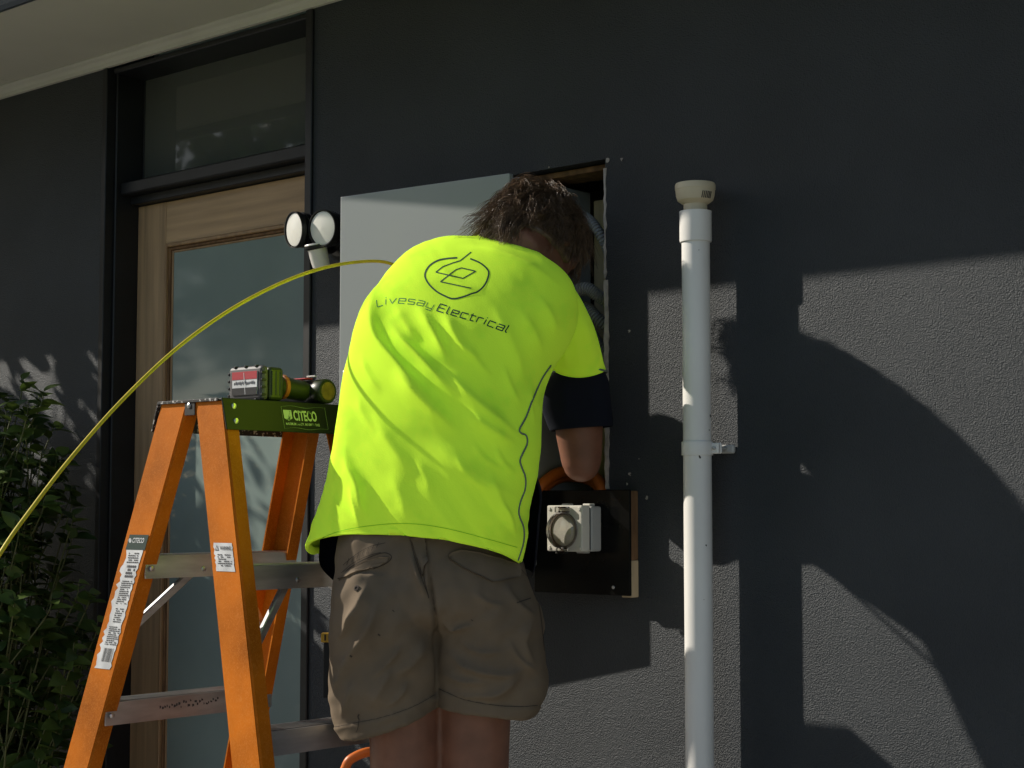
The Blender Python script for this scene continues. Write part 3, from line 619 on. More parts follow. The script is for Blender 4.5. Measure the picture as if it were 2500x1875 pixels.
print_lines(fL, .34, .80, .985, 1.008, 5); print_lines(fL, .40, .78, .955, .982, 4, .7); print_lines(fL, .36, .80, .90, .95, 12); print_lines(fL, .42, .74, .862, .893, 7); print_lines(fL, .36, .80, .815, .855, 10)
vs, fs = [], []; x = .40
while x < .74:
    w = .008 + rng.random() * .02; n = len(vs); vs += [fL(x, .780, .0016), fL(x + w, .780, .0016), fL(x + w, .808, .0016), fL(x, .808, .0016)]; fs.append([n, n + 1, n + 2, n + 3]); x += w + .008 + rng.random() * .014
mesh('barcode', vs, fs, M['print'], rails[(-1, False)])
sticker(fR, .17, .83, .975, 1.030, M['sticker'], 'warning_sticker', .0009, .05, 14)
rail_text(fR, 'WARNING', .40, 1.0165, .0075, M['print'], .62)
u0 = fR(.29, 1.019, .0018); mesh('warning_triangle', [u0 + LA * a + Z * b for a, b in ((-.006, -.004), (.006, -.004), (0, .007), (-.0035, -.0025), (.0035, -.0025), (0, .0042))], [[0, 1, 4, 3], [1, 2, 5, 4], [2, 0, 3, 5]], M['print'], rails[(1, False)])
print_lines(fR, .27, .75, .985, 1.010, 6)
vs, fs = [], []                                                   # marker scrawl on a tread
for k in range(26):
    z0 = .695 - .010 - rng.random() * .012; w = .10 + k * .0062; w1_ = w + .002 + rng.random() * .005; a = aL0 - (LT - .695) * kL + WEB - .0054
    n = len(vs); vs += [lp(a, w, z0), lp(a, w1_, z0 - .002 * rng.random()), lp(a, w1_, z0 - .005), lp(a, w, z0 - .004 - .003 * rng.random())]; fs.append([n, n + 1, n + 2, n + 3])
mesh('marker_scrawl', vs, fs, M['print'], ld)

# ------------------------------------------------------------------ cordless drill on the ladder top
dr = thing('cordless_drill', 'old green cordless drill with grey battery lying on the ladder top', 'drill', lp(0, .2, LT))
DB_ = .105
def dbox(name, lo, hi, m, par, bev=.004, seg=3, label=None): return lbox(name, lo, hi, m, par, bev, seg, label)
bat = dbox('battery', (-.066, DB_, LT + .0005), (.042, DB_ + .020, LT + .073), M['batt'], dr, .012, 4)
dbox('battery_top', (-.064, DB_ + .0205, LT + .001), (.041, DB_ + .062, LT + .071), M['olive'], bat, .012, 4)
for k in range(3): dbox('groove', (.0375, DB_ + .026 + k * .011, LT + .012), (.0425, DB_ + .030 + k * .011, LT + .062), M['olive'], bat, .0015, 1)
for k in range(3):
    x = -.045 + k * .033
    for zz in (LT + .0, LT + .069): dbox('notch', (x - .003, DB_ - .0006, zz), (x + .003, DB_ + .012, zz + .0048), M['seal'], bat, .001, 1)
for k in range(4):
    z = LT + .010 + k * .015
    for x in (-.0668, .0376): dbox('notch', (x, DB_ - .0006, z), (x + .005, DB_ + .012, z + .005), M['seal'], bat, .001, 1)
bl = dbox('battery_label', (-.050, DB_ - .0015, LT + .013), (.028, DB_ + .0002, LT + .061), M['sticker'], bat, 0)
dbox('label_band', (-.0502, DB_ - .0022, LT + .045), (.0282, DB_ - .0016, LT + .0612), M['red'], bl, 0); dbox('label_band', (-.0502, DB_ - .0022, LT + .0128), (.0282, DB_ - .0016, LT + .028), M['dark_plastic'], bl, 0)
vs, fs = [], []
for k in range(16):
    x = -.044 + k * .0042 + rng.random() * .001; z = LT + .0325 + rng.random() * .003; n = len(vs)
    vs += [lp(x, DB_ - .0021, z), lp(x + .0025, DB_ - .0021, z + .001), lp(x + .0028, DB_ - .0021, z + .006 * rng.random() + .003), lp(x + .0004, DB_ - .0021, z + .006)]; fs.append([n, n + 1, n + 2, n + 3])
mesh('label_print', vs, fs, M['print'], bl)
for xa, xb in ((-.013, -.008),): mesh('scratch', [lp(xa, DB_ - .0028, LT + .059), lp(xa + .0015, DB_ - .0028, LT + .059), lp(xb + .0015, DB_ - .0028, LT + .014), lp(xb, DB_ - .0028, LT + .014)], [[0, 1, 2, 3]], M['sticker'], bl)
def oval_tube(name, pts, ra, rb, m, par, seg=24):
    pts = V(pts); n = len(pts); vs = []
    Tn = np.gradient(pts, axis=0)
    for p, a, b, t in zip(pts, ra, rb, Tn):
        t = unit(t); s = unit(np.cross(t, Z)); u = np.cross(s, t)
        for k in range(seg): g_ = 2 * math.pi * k / seg; vs.append(p + s * a * math.cos(g_) + u * b * math.sin(g_))
    fs = [[i * seg + k, i * seg + (k + 1) % seg, (i + 1) * seg + (k + 1) % seg, (i + 1) * seg + k] for i in range(n - 1) for k in range(seg)] + [list(range(seg))[::-1], [(n - 1) * seg + k for k in range(seg)]]
    o = mesh(name, vs, fs, m, par, True); sharpen(o, 50); return o
oval_tube('grip', [lp(-.008, w, LT + z) for w, z in ((DB_ + .058, .036), (DB_ + .075, .035), (DB_ + .10, .034), (DB_ + .13, .031), (DB_ + .155, .029))], (.027, .022, .022, .024, .026), (.027, .024, .024, .022, .022), M['olive'], dr)
oval_tube('grip_ring', [lp(-.008, w, LT + .0345) for w in (DB_ + .090, DB_ + .092, DB_ + .101, DB_ + .103)], (.020, .0245, .0245, .020), (.020, .026, .0262, .020), M['orange_ring'], dr)
oval_tube('motor_body', [lp(a, DB_ + .178, LT + .0272) for a in (-.11, -.105, -.06, -.05, -.02, .006, .012, .040, .045)], (.016, .021, .023, .026, .026, .026, .0255, .026, .024), (.016, .021, .023, .026, .026, .026, .0255, .0262, .024), M['dark_plastic'], dr)
oval_tube('motor_cap', [lp(a, DB_ + .178, LT + .0274) for a in (.020, .022, .044, .047)], (.0262, .0268, .0265, .024), (.0262, .0268, .0265, .024), M['olive'], dr)
lathe('end_disc', [(0, .0012), (.018, .0012), (.0195, 0)], lp(.0473, DB_ + .178, LT + .0274), LA, mat('worn_orange_disc', (.16, .10, .02), .5, var=.5, vscale=40), dr, 24)
oval_tube('chuck', [lp(a, DB_ + .178, LT + .0272) for a in (-.16, -.155, -.112)], (.010, .015, .017), (.010, .015, .017), M['seal'], dr)
dbox('clip_plate', (-.035, DB_ + .150, LT + .0535), (.006, DB_ + .172, LT + .0565), M['red'], dr, .001, 1)
dbox('screw_bit', (.0, DB_ + .158, LT + .0570), (.028, DB_ + .1625, LT + .0615), M['steel'], dr, .001, 1)

# ------------------------------------------------------------------ yellow draw rod
c = spline([dp(1010, 672, 3.78), dp(945, 641, 3.78), dp(870, 640, 3.72), dp(780, 657, 3.62), dp(680, 694, 3.5), dp(560, 758, 3.36), dp(430, 852, 3.22), dp(300, 975, 3.08), dp(180, 1110, 2.96), dp(80, 1238, 2.86), dp(0, 1352, 2.78), dp(-120, 1560, 2.66), dp(-220, 1800, 2.56)], 90)
single('draw_rod', tube_vf(c, .0037, 10), M['rope'], 'long thin yellow cable arching from behind the shoulder to the lower left', 'cable')
c = spline([dp(760, 2350, 3.66), dp(800, 2050, 3.64), dp(838, 1890, 3.62), dp(866, 1848, 3.62), dp(930, 1838, 3.64), dp(1000, 1900, 3.66), dp(1050, 2100, 3.68)], 40)
single('extension_cord', tube_vf(c, .0105, 12), M['orange_conduit'], 'short bit of orange cord beside the lower tread and the bare leg', 'cord')

# ------------------------------------------------------------------ the electrician
PD = -.055
def bpt(px, py, t): return dp(px, py, t + PD)
per = thing('person', 'person in yellow work shirt and brown shorts, leaning into the cut-out with head bowed', 'person', (dp(1070, 1500, 3.40)[0], dp(1070, 1500, 3.40)[1], 0))
def ring_loft(rows, n, m, expo=2.3, yaw=0., backlift=None, th0=0., th1=2 * math.pi, wrap=True, tilt=True):
    """rows: (Lx, Ly, Rx, Ry, distance, half depth) -> smooth loft; angle 0 = right side, pi/2 = front, -pi/2 = back"""
    rows = np.array(rows, float); rows[:, 4] -= .045 * np.clip((rows[:, 1] - 900) / 300, 0, 1) * (rows[:, 2] < 1345); rows = spline(rows, n); L = np.array([bpt(r[0], r[1], r[4] + yaw) for r in rows]); Rr = np.array([bpt(r[2], r[3], r[4] - yaw) for r in rows])
    c = (L + Rr) / 2; A = (Rr - L) / 2; S = np.gradient(c, axis=0); an = np.linspace(th0, th1, m, endpoint=not wrap); rings = []
    for i in range(n):
        a = A[i]; s = S[i] / (np.linalg.norm(S[i]) + 1e-9); ah = unit(a)
        b = np.cross(Z, ah) if not tilt else unit(np.cross(s * np.sign(s[2] + 1e-9), ah)); b = unit(b)
        if b @ FW0 < 0: b = -b
        ce, se = np.cos(an), np.sin(an); e = 2 / expo
        p = c[i] + np.outer(np.sign(ce) * np.abs(ce) ** e, a) + np.outer(np.sign(se) * np.abs(se) ** e, b) * rows[i][5]
        if backlift is not None: p = p + np.outer(np.clip(-se, 0, 1) * backlift(i / (n - 1)), Z)
        rings.append(p)
    return np.array(rings)
def bvh_of(vs, fs): return BVHTree.FromPolygons([tuple(v) for v in vs], [tuple(f) for f in fs])
def hit(bvh, px, py, off=.0012):
    d = ray(px, py); h, nrm, i, t = bvh.ray_cast(Vector(CAM.tolist()), Vector(d.tolist()))
    if h is None: return None
    nrm = V(nrm); nrm = nrm if nrm @ d < 0 else -nrm
    return V(h) + nrm * off
def ribbon(bvh, pts, w, off=.0013, step=2.0, closed=False):
    pts = V(pts); P = [pts[0]]
    for a, b in zip(pts[:-1], pts[1:]):
        k = max(1, int(np.linalg.norm(b - a) / step)); P += [a + (b - a) * j / k for j in range(1, k + 1)]
    P = np.array(P); T_ = np.gradient(P, axis=0); T_ /= np.linalg.norm(T_, axis=1)[:, None] + 1e-9; N_ = np.stack([-T_[:, 1], T_[:, 0]], 1)
    w = np.broadcast_to(w, (len(P),)); vs, ok = [], []
    for p, nn, ww in zip(P, N_, w):
        r = [hit(bvh, *(p + nn * ww * k), off) for k in (-.5, .5)]; ok.append(r[0] is not None and r[1] is not None)
        vs += [x if x is not None else np.zeros(3) for x in r]
    fs = [[2 * i, 2 * i + 1, 2 * i + 3, 2 * i + 2] for i in range(len(P) - 1) if ok[i] and ok[i + 1]]
    used = sorted({i for f in fs for i in f}); mp = {u: k for k, u in enumerate(used)}
    return np.array([vs[u] for u in used]).reshape(-1, 3), [[mp[i] for i in f] for f in fs]
def patch(bvh, poly, off, n=6, thick=0., sub=4):
    poly = V(poly); P = []
    for a, b in zip(poly, np.roll(poly, -1, 0)): P += [a + (b - a) * j / sub for j in range(sub)]
    P = np.array(P); c = P.mean(0); m = len(P); vs = []
    for k in range(n + 1):
        f = 1 - k / (n + .01)
        for p in P: q = c + (p - c) * f; vs.append(hit(bvh, *q, off))
    fs = [[i * m + k, i * m + (k + 1) % m, (i + 1) * m + (k + 1) % m, (i + 1) * m + k] for i in range(n) for k in range(m)]
    if thick:
        b0 = len(vs); vs += [hit(bvh, *p, off - thick) for p in P]; fs += [[k, (k + 1) % m, b0 + (k + 1) % m, b0 + k] for k in range(m)]
    bad = {i for i, v in enumerate(vs) if v is None}; vs = [v if v is not None else V((0, 0, 0)) for v in vs]
    return np.array(vs), [f for f in fs if not bad & set(f)]

# --- shirt
SH = [(762, 1352, 1268, 1376, 3.385, .122), (776, 1300, 1276, 1330, 3.38, .118), (797, 1225, 1284, 1270, 3.375, .112), (814, 1150, 1292, 1200, 3.37, .108),
      (828, 1060, 1312, 1115, 3.37, .108), (845, 955, 1316, 1025, 3.385, .116), (866, 872, 1322, 950, 3.40, .117), (893, 795, 1348, 880, 3.418, .118),
      (930, 718, 1392, 812, 3.442, .114), (972, 668, 1412, 752, 3.47, .102), (1035, 640, 1398, 712, 3.51, .088), (1110, 632, 1350, 670, 3.54, .070), (1180, 628, 1300, 642, 3.57, .056)]
NB, MB = 230, 300
rg = ring_loft(SH, NB, MB, 2.35, .078, backlift=lambda f: .062 * max(0, 1 - f / .30) ** 1.3)
inner = (rg[0] - rg[0].mean(0)) * .97 + rg[0].mean(0) + Z * .012
rg = np.concatenate([[inner], [(rg[0] - rg[0].mean(0)) * .985 + rg[0].mean(0) - Z * .001], rg])
svs, sfs = loft_vf(rg)
nrm = normals_of(svs, sfs); ctr = svs.mean(0); 
if (nrm * (svs - ctr)).sum() < 0: nrm = -nrm; sfs = [f[::-1] for f in sfs]
face = np.clip((nrm @ -FWD + .25) / .5, 0, 1)
FO = [([(921, 650), (915, 740), (930, 825), (985, 900), (1050, 975), (1125, 1060)], .017, 62, 13),
      ([(940, 770), (985, 828), (1030, 875), (1085, 935), (1130, 985)], .013, 30, 12),
      ([(1012, 735), (1043, 778), (1070, 825), (1108, 900)], .010, 24, 10), ([(955, 735), (990, 785), (1028, 845)], .006, 22, 14),
      ([(1075, 750), (1106, 802), (1135, 850), (1185, 890)], .009, 24, 12), ([(1200, 740), (1232, 800), (1262, 870), (1285, 960)], .006, 32, 20),
      ([(965, 900), (1015, 955), (1060, 1000), (1125, 1065)], .011, 26, 11), ([(1070, 890), (1135, 955), (1190, 1005), (1262, 1062), (1285, 1075)], .013, 36, 13),
      ([(905, 1000), (940, 1060), (985, 1130), (1010, 1190)], .007, 38, 20), ([(836, 1070), (855, 1135), (880, 1195), (895, 1300)], .011, 34, 12),
      ([(1265, 745), (1300, 810), (1328, 875)], .007, 28, 16), ([(1310, 715), (1345, 775), (1362, 830)], .006, 24, 16),
      ([(1110, 600), (1190, 614), (1250, 634), (1320, 668), (1380, 710)], .007, 18, 14), ([(1130, 1000), (1195, 1050), (1265, 1090)], .009, 24, 12),
      ([(1040, 1065), (1130, 1140), (1210, 1190), (1275, 1220)], .006, 40, 24), ([(1195, 1150), (1225, 1230), (1262, 1290)], .005, 18, 12), ([(950, 1140), (985, 1220), (1000, 1300)], .005, 40, 24),
      ([(1150, 1075), (1185, 1120), (1235, 1150)], .004, 11, 6), ([(1110, 1110), (1150, 1165), (1205, 1205)], .0035, 12, 7), ([(1205, 1085), (1230, 1130), (1262, 1160)], .004, 9, 6), ([(1215, 1215), (1240, 1255), (1262, 1315)], .0035, 9, 6),
      ([(870, 960), (890, 1010), (925, 1060)], .004, 16, 8), ([(860, 1180), (872, 1240), (884, 1300)], .004, 10, 7), ([(1010, 1110), (1045, 1170), (1060, 1230)], .0035, 16, 9), ([(1140, 830), (1165, 880), (1205, 925)], .004, 14, 8),
      ([(1225, 880), (1245, 940), (1275, 1000)], .004, 14, 9), ([(1070, 650), (1120, 690), (1190, 720)], .003, 16, 10), ([(885, 860), (905, 915), (940, 965)], .004, 18, 9), ([(1300, 930), (1296, 985), (1306, 1050)], .003, 10, 7)]
svs = folds(svs, nrm, [(l_, a_ * 1.4, b_ * .8, c_ * .8) for l_, a_, b_, c_ in FO], face)
P_ = pix(svs)
wr = np.array([noise.noise(Vector(((p[0] * .75 - p[1] * .62) * .022, (p[0] * .62 + p[1] * .75) * .0042, 1.3))) + .45 * noise.noise(Vector(((p[0] * .80 - p[1] * .55) * .055, (p[0] * .55 + p[1] * .80) * .010, 4.1))) for p in P_])
low = np.clip((P_[:, 1] - 1000) / 250, 0.25, 1)
svs = svs + nrm * (wr * .0048 * low)[:, None]
shirt = mesh('shirt', svs, sfs, M['hiviz'], per, True, label='fluorescent yellow polo shirt with navy cuffs and printed back')
sb = bvh_of(svs, sfs)
# hem stitching
hemp = [(775, 1318), (830, 1297), (900, 1284), (990, 1278), (1080, 1288), (1180, 1313), (1262, 1336)]
vs, fs = ribbon(sb, spline(hemp, 60), 1.4, .0009); M['seam'] = mat('yellow_stitch', (.34, .58, .01), .8); mesh('hem_stitch', vs, fs, M['seam'], shirt)
# right sleeve
SL = [(1290, 790, 1392, 690, 3.415, .066), (1306, 815, 1421, 735, 3.44, .070), (1322, 845, 1447, 792, 3.475, .071), (1335, 872, 1464, 845, 3.525, .069), (1346, 893, 1474, 885, 3.565, .067), (1352, 905, 1481, 907, 3.58, .066)]
rg = ring_loft(SL, 60, 110, 2.1, tilt=False); s_in = (rg[-1] - rg[-1].mean(0)) * .93 + rg[-1].mean(0) + Z * .012
# dip of the hem across the sleeve
vs, fs = loft_vf(np.concatenate([rg, [s_in]]))
n_ = normals_of(vs, fs); c_ = vs.mean(0); n_ = n_ if (n_ * (vs - c_)).sum() > 0 else -n_
pq = pix(vs); u = np.clip((pq[:, 0] - 1346) / 134, 0, 1); fr_ = np.repeat(np.r_[np.linspace(0, 1, 60), 1], 110)
vs = vs - np.outer(np.clip((fr_ - .55) / .45, 0, 1) * np.clip(-(n_ @ FWD) + .6, 0, 1) * .021 * np.sin(np.pi * np.clip(u, 0, 1)) ** .7, Z)
vs = folds(vs, n_, [([(1372, 800), (1378, 850), (1384, 905)], .006, 14, 10), ([(1420, 760), (1436, 820), (1446, 890)], .005, 18, 12), ([(1398, 800), (1410, 850), (1418, 910)], .003, 14, 10)])
sleeve = mesh('sleeve', vs, fs, M['hiviz'], shirt, True); rim = vs[59 * 110:60 * 110]
rim = (rim - rim.mean(0)) * 1.012 + rim.mean(0); vsp, fsp = tube_vf(np.vstack([rim, rim[:2]]), .0025, 6); mesh('piping', vsp, fsp, M['piping'], shirt, True)
CU = [(1362, 890, 1466, 890, 3.578, .053), (1352, 912, 1476, 908, 3.585, .0625), (1334, 932, 1485, 928, 3.595, .063), (1322, 960, 1489, 955, 3.61, .063), (1320, 990, 1492, 985, 3.625, .062), (1333, 1030, 1496, 1020, 3.64, .061), (1342, 1052, 1497, 1040, 3.645, .060)]
rg = ring_loft(CU, 40, 80, 2.2, tilt=False); r0 = (rg[-1] - rg[-1].mean(0)); vs, fs = loft_vf(np.concatenate([[ (rg[0] - rg[0].mean(0)) * .9 + rg[0].mean(0) + Z * .01], rg, [r0 * .97 + rg[-1].mean(0) - Z * .001], [r0 * .93 + rg[-1].mean(0) + Z * .03]]))
n_ = normals_of(vs, fs); vs = folds(vs, n_ if (n_ * (vs - vs.mean(0))).sum() > 0 else -n_, [([(1370, 920), (1380, 980), (1375, 1045)], .005, 16, 12), ([(1440, 930), (1450, 980), (1455, 1040)], .005, 16, 12)])
mesh('sleeve_cuff', vs, fs, M['navy'], shirt, True, label='navy lower half of the sleeve')
# left sleeve (hidden in front of the chest)
LSL = [V(dp(1040, 715, 3.50)), V(dp(1028, 700, 3.59)), V(dp(1018, 690, 3.67))]
vs, fs = tube_vf(spline(LSL, 16), np.linspace(.066, .056, 16), 24); mesh('sleeve', vs, fs, M['navy'], shirt, True, label='navy sleeve on the far side')
# navy front panel hanging lower than the back
FP = [(822, 1418, 1300, 1405, 3.43, .065), (784, 1375, 1308, 1380, 3.42, .08), (782, 1330, 1313, 1330, 3.41, .09), (790, 1260, 1318, 1265, 3.40, .095), (812, 1190, 1322, 1200, 3.39, .098), (830, 1130, 1300, 1140, 3.385, .10)]
rg = ring_loft(FP, 50, 90, 2.2, .03, th0=-.15, th1=math.pi + .15, wrap=False); vs, fs = loft_vf(rg, wrap=False)
mesh('front_panel', vs, fs, M['navy'], shirt, True, label='navy front of the shirt hanging below the yellow back')
# piping along the back seam
for line in ([(1344, 892), (1322, 925), (1300, 975), (1284, 1018), (1268, 1048), (1272, 1058), (1284, 1064), (1286, 1085), (1270, 1120), (1272, 1138), (1282, 1165), (1281, 1195), (1270, 1225), (1266, 1255), (1278, 1290), (1277, 1325), (1264, 1368)],):
    pts = [hit(sb, *p, .001) for p in spline(line, 60)]; pts = [p for p in pts if p is not None]
    if len(pts) > 4: vs, fs = tube_vf(np.array(pts), .0019, 6); mesh('piping', vs, fs, M['piping'], shirt, True)
# printed logo: ring, bolt-like letter and lettering (single strokes laid on the cloth)
def cp(pts): return V([(750 + .3014 * a, 600 + .3014 * b) for a, b in pts])
ink = []
ringp = spline(cp([(1320, 105), (1400, 140), (1458, 190), (1470, 235), (1440, 315), (1385, 370), (1335, 388), (1260, 415), (1180, 430), (1110, 405), (1045, 368), (985, 310), (955, 250), (965, 200), (1000, 155), (1060, 120), (1130, 105), (1215, 98)]), 120)
ink.append(ribbon(sb, ringp, 4.0, .0005))
for q in ([(1328, 52), (1240, 122), (1180, 140), (1100, 170), (1042, 215), (1262, 265), (1365, 207), (1250, 180), (1205, 195), (1165, 225), (1140, 245), (1080, 292), (1330, 345)],):
    for a, b in zip(q[:-1], q[1:]): ink.append(ribbon(sb, cp([a, b]), 2.7, .0005))
mesh('logo', *merge(ink), M['ink'], shirt)
GL = {'L': ([[(0, 1.4), (0, 0), (.9, 0)]], .95), 'i': ([[(0, 0), (0, 1)], [(0, 1.25), (0, 1.42)]], .12), 'v': ([[(0, 1), (.45, 0), (.95, 1)]], .95),
      'e': ([[(.95, 0), (0, 0), (0, 1), (.95, 1), (.95, .5), (0, .5)]], .98), 's': ([[(.95, 1), (0, 1), (0, .52), (.95, .48), (.95, 0), (0, 0)]], .98),
      'a': ([[(0, 1), (.95, 1), (.95, 0), (0, 0), (0, .52), (.95, .52)]], .98), 'y': ([[(0, 1), (0, 0), (.95, 0)], [(.95, 1), (.95, -.42), (.1, -.42)]], .98),
      'E': ([[(1, 1.4), (0, 1.4), (0, 0), (1, 0)], [(0, .7), (.9, .7)]], 1.02), 'l': ([[(0, 1.4), (0, .15), (.12, 0), (.28, 0)]], .28), 'c': ([[(.95, 1), (0, 1), (0, 0), (.95, 0)]], .95),
      't': ([[(.15, 1.38), (.15, 0), (.7, 0)], [(-.1, 1), (.7, 1)]], .7), 'r': ([[(0, 0), (0, 1), (.75, 1)]], .75), ' ': ([], .45)}
bl_ = spline(cp([(562, 500), (640, 476), (720, 467), (800, 470), (900, 482), (970, 499), (1035, 522), (1120, 548), (1230, 578), (1330, 607), (1430, 637), (1530, 672), (1625, 706)]), 300)
AL = np.r_[0, np.cumsum(np.linalg.norm(np.diff(bl_, axis=0), axis=1))]
def lay(word, s0, s1, xh, w, m, name, grow=0.):
    tot = sum(GL[c][1] for c in word) + .38 * (len(word) - 1); u = (s1 - s0) / tot; x = s0; out = []
    for c in word:
        strokes, adv = GL[c]
        for st_ in strokes:
            pts = []
            for a, b in zip(st_[:-1], st_[1:]):
                for k in range(7): f = k / 6; pts.append((a[0] + (b[0] - a[0]) * f, a[1] + (b[1] - a[1]) * f))
            P2 = []
            for gx, gy in pts:
                s = (x + gx * u + gy * xh * .22) * AL[-1]; p = V([np.interp(s / 1, AL, bl_[:, k]) for k in (0, 1)]); q = V([np.interp(s + 2, AL, bl_[:, k]) for k in (0, 1)])
                t_ = unit(q - p); P2.append(p + V((t_[1], -t_[0])) * gy * xh * AL[-1])
            P2 = [p for i, p in enumerate(P2) if i == 0 or np.linalg.norm(p - P2[i - 1]) > 1e-6]
            out.append(ribbon(sb, P2, w, .0005, 1.5))
        x += (adv + .38) * u
    mesh(name, *merge(out), m, shirt)
lay('Livesay', .005, .415, .037, 1.9, M['ink_pale'], 'lettering')
lay('Electrical', .452, .992, .040, 2.9, M['ink'], 'lettering')
# collar
rgc = ring_loft(SH, NB, 60, 2.2, .078)[-1]; sp = unit(V(bpt(1296, 585, 3.59)) - V(bpt(1240, 636, 3.57))); c0 = rgc.mean(0); d_ = rgc - c0
vs, fs = loft_vf([c0 + d_ * 1.02 - sp * .004, c0 + d_ * 1.10 + sp * .008, c0 + d_ * 1.12 + sp * .030, c0 + d_ * 1.07 + sp * .032, c0 + d_ * .98 + sp * .004])
collar = mesh('collar', vs, fs, M['navy'], shirt, True, label='navy rib collar with pale stripes')
for k, (s_, h) in enumerate(((1.105, .010), (1.125, .030))):
    q = c0 + d_ * s_ + sp * h; vs, fs = tube_vf(np.vstack([q, q[:2]]), .0022 if k == 0 else .0026, 6); mesh('collar_stripe', vs, fs, M['collar_white'] if k else M['hiviz'], collar, True)

edge = []
for x in np.linspace(1200, 1312, 40):
    for y in np.arange(540, 760, 1.0):
        h_ = hit(sb, x, y + 1.5, .0)
        if h_ is not None: edge.append(h_); break
edge = spline(np.array(edge)[::4], 50)
mesh('collar_band', *tube_vf(edge + Z * .010 - FW0 * .001, .0085, 10), M['navy'], collar, True)
for k, r_ in ((0., .0028), (.0115, .0022)): mesh('collar_stripe', *tube_vf(edge + Z * (.0045 + k * 1.15) - FW0 * (.008 - k * .3), r_, 8), M['collar_white'], collar, True)
# --- shorts
def kz(x, y): return (700 + x * .3767, 1250 + y * .3767)
HP = [(846, 1215, 1244, 1225, 3.41, .112), (838, 1270, 1250, 1280, 3.405, .118), (822, 1330, 1266, 1340, 3.40, .122), (814, 1390, 1288, 1395, 3.395, .128), (810, 1450, 1306, 1455, 3.39, .130), (812, 1500, 1316, 1505, 3.395, .122), (840, 1540, 1300, 1545, 3.41, .09)]
LLg = [(826, 1400, 1058, 1400, 3.385, .115), (808, 1470, 1064, 1470, 3.38, .124), (806, 1540, 1073, 1535, 3.385, .120), (804, 1620, 1074, 1600, 3.39, .114), (806, 1700, 1074, 1660, 3.395, .110), (818, 1760, 1073, 1698, 3.40, .108), (832, 1799, 1071, 1720, 3.40, .107)]
RLg = [(1050, 1400, 1282, 1400, 3.40, .112), (1058, 1470, 1312, 1470, 3.395, .120), (1058, 1540, 1330, 1545, 3.40, .116), (1059, 1610, 1338, 1625, 3.405, .110), (1060, 1665, 1333, 1690, 3.41, .106), (1062, 1712, 1307, 1740, 3.41, .103)]
parts = []
for rows, n in ((HP, 40), (LLg, 60), (RLg, 60)): parts.append(loft_vf(ring_loft(rows, n, 60, 2.4, tilt=(rows is not HP)), True, True))
kv, kf = remesh(parts, .0042, 2)
nrm = normals_of(kv, kf)
if (nrm * (kv - kv.mean(0))).sum() < 0: nrm = -nrm
KF = [([(1035, 1300), (1048, 1400), (1058, 1470), (1064, 1530), (1067, 1720)], -.006, 5, 5), ([(930, 1450), (905, 1520), (870, 1580), (825, 1640)], .008, 18, 26), ([(900, 1420), (870, 1490), (830, 1545)], .006, 16, 20),
      ([(960, 1620), (930, 1680), (890, 1740)], .005, 20, 26), ([(850, 1600), (835, 1650), (812, 1690)], .005, 12, 14), ([(1040, 1560), (1000, 1620), (960, 1650)], .005, 18, 24),
      ([(1072, 1520), (1110, 1532), (1160, 1525)], .006, 12, 12), ([(1080, 1580), (1140, 1625), (1230, 1645), (1300, 1625)], .005, 14, 12), ([(1075, 1640), (1130, 1660), (1200, 1665)], .004, 12, 12),
      ([(1300, 1500), (1280, 1570), (1310, 1640)], .005, 18, 14), ([(1280, 1640), (1220, 1690), (1170, 1700)], .005, 16, 16), ([(1030, 1345), (1045, 1390), (1048, 1440)], .004, 12, 6), ([(1000, 1340), (1018, 1400), (1045, 1470)], .005, 10, 8),
      ([(1230, 1420), (1260, 1470), (1315, 1520)], .004, 16, 14), ([(870, 1470), (850, 1530), (815, 1570)], .003, 8, 7), ([(985, 1560), (955, 1610), (900, 1660)], .003, 12, 9),
      ([(1000, 1660), (975, 1700), (935, 1730)], .003, 9, 8), ([(1110, 1560), (1165, 1590), (1240, 1590)], .0025, 9, 8), ([(1240, 1560), (1270, 1610), (1325, 1650)], .003, 10, 8), ([(1090, 1690), (1150, 1700), (1230, 1690)], .0025, 8, 8), ([(860, 1660), (850, 1710), (830, 1760)], .003, 9, 8), ([(1150, 1440), (1190, 1470), (1240, 1480)], .0025, 10, 8)]
kv = folds(kv, nrm, [(l_, a_ * 2.6, b_ * .8, c_ * .7) for l_, a_, b_, c_ in KF], np.clip((nrm @ -FWD + .3) / .5, 0, 1))
for hl in ([kz(*p) for p in ((230, 1400), (300, 1395), (400, 1375), (600, 1335), (800, 1270), (975, 1178))], [kz(*p) for p in ((985, 1145), (1150, 1215), (1330, 1250), (1500, 1262), (1700, 1252))]):
    pp = pix(kv)[:, :2]; hl = np.array(hl); yy = np.interp(pp[:, 0], hl[:, 0], hl[:, 1]); ins_ = (pp[:, 0] > hl[0, 0]) & (pp[:, 0] < hl[-1, 0]); kv = kv + nrm * (np.clip((pp[:, 1] - yy) / 3, 0, 1) * ins_ * .0032)[:, None]
P_ = pix(kv); wr = np.array([noise.noise(Vector((p[0] * .010 + p[1] * .010, p[1] * .009 - p[0] * .005, 7.3))) + .5 * noise.noise(Vector((p[0] * .03 + p[1] * .02, p[1] * .022 - p[0] * .014, 2.1))) for p in P_])
kv = kv + nrm * (wr * .0065)[:, None]
shorts = mesh('shorts', kv, kf, M['khaki'], per, True, label='worn brown work shorts'); kb = bvh_of(kv, kf)
vs, fs = patch(kb, [kz(*p) for p in ((1045, 285), (1070, 262), (1130, 250), (1250, 270), (1380, 310), (1490, 345), (1502, 372), (1498, 420), (1420, 440), (1330, 452), (1240, 412), (1140, 365), (1055, 310))], .0065, 6, .006)
mesh('pocket_flap', vs, fs, M['khaki'], shorts, True, label='buttoned back pocket flap on the right')
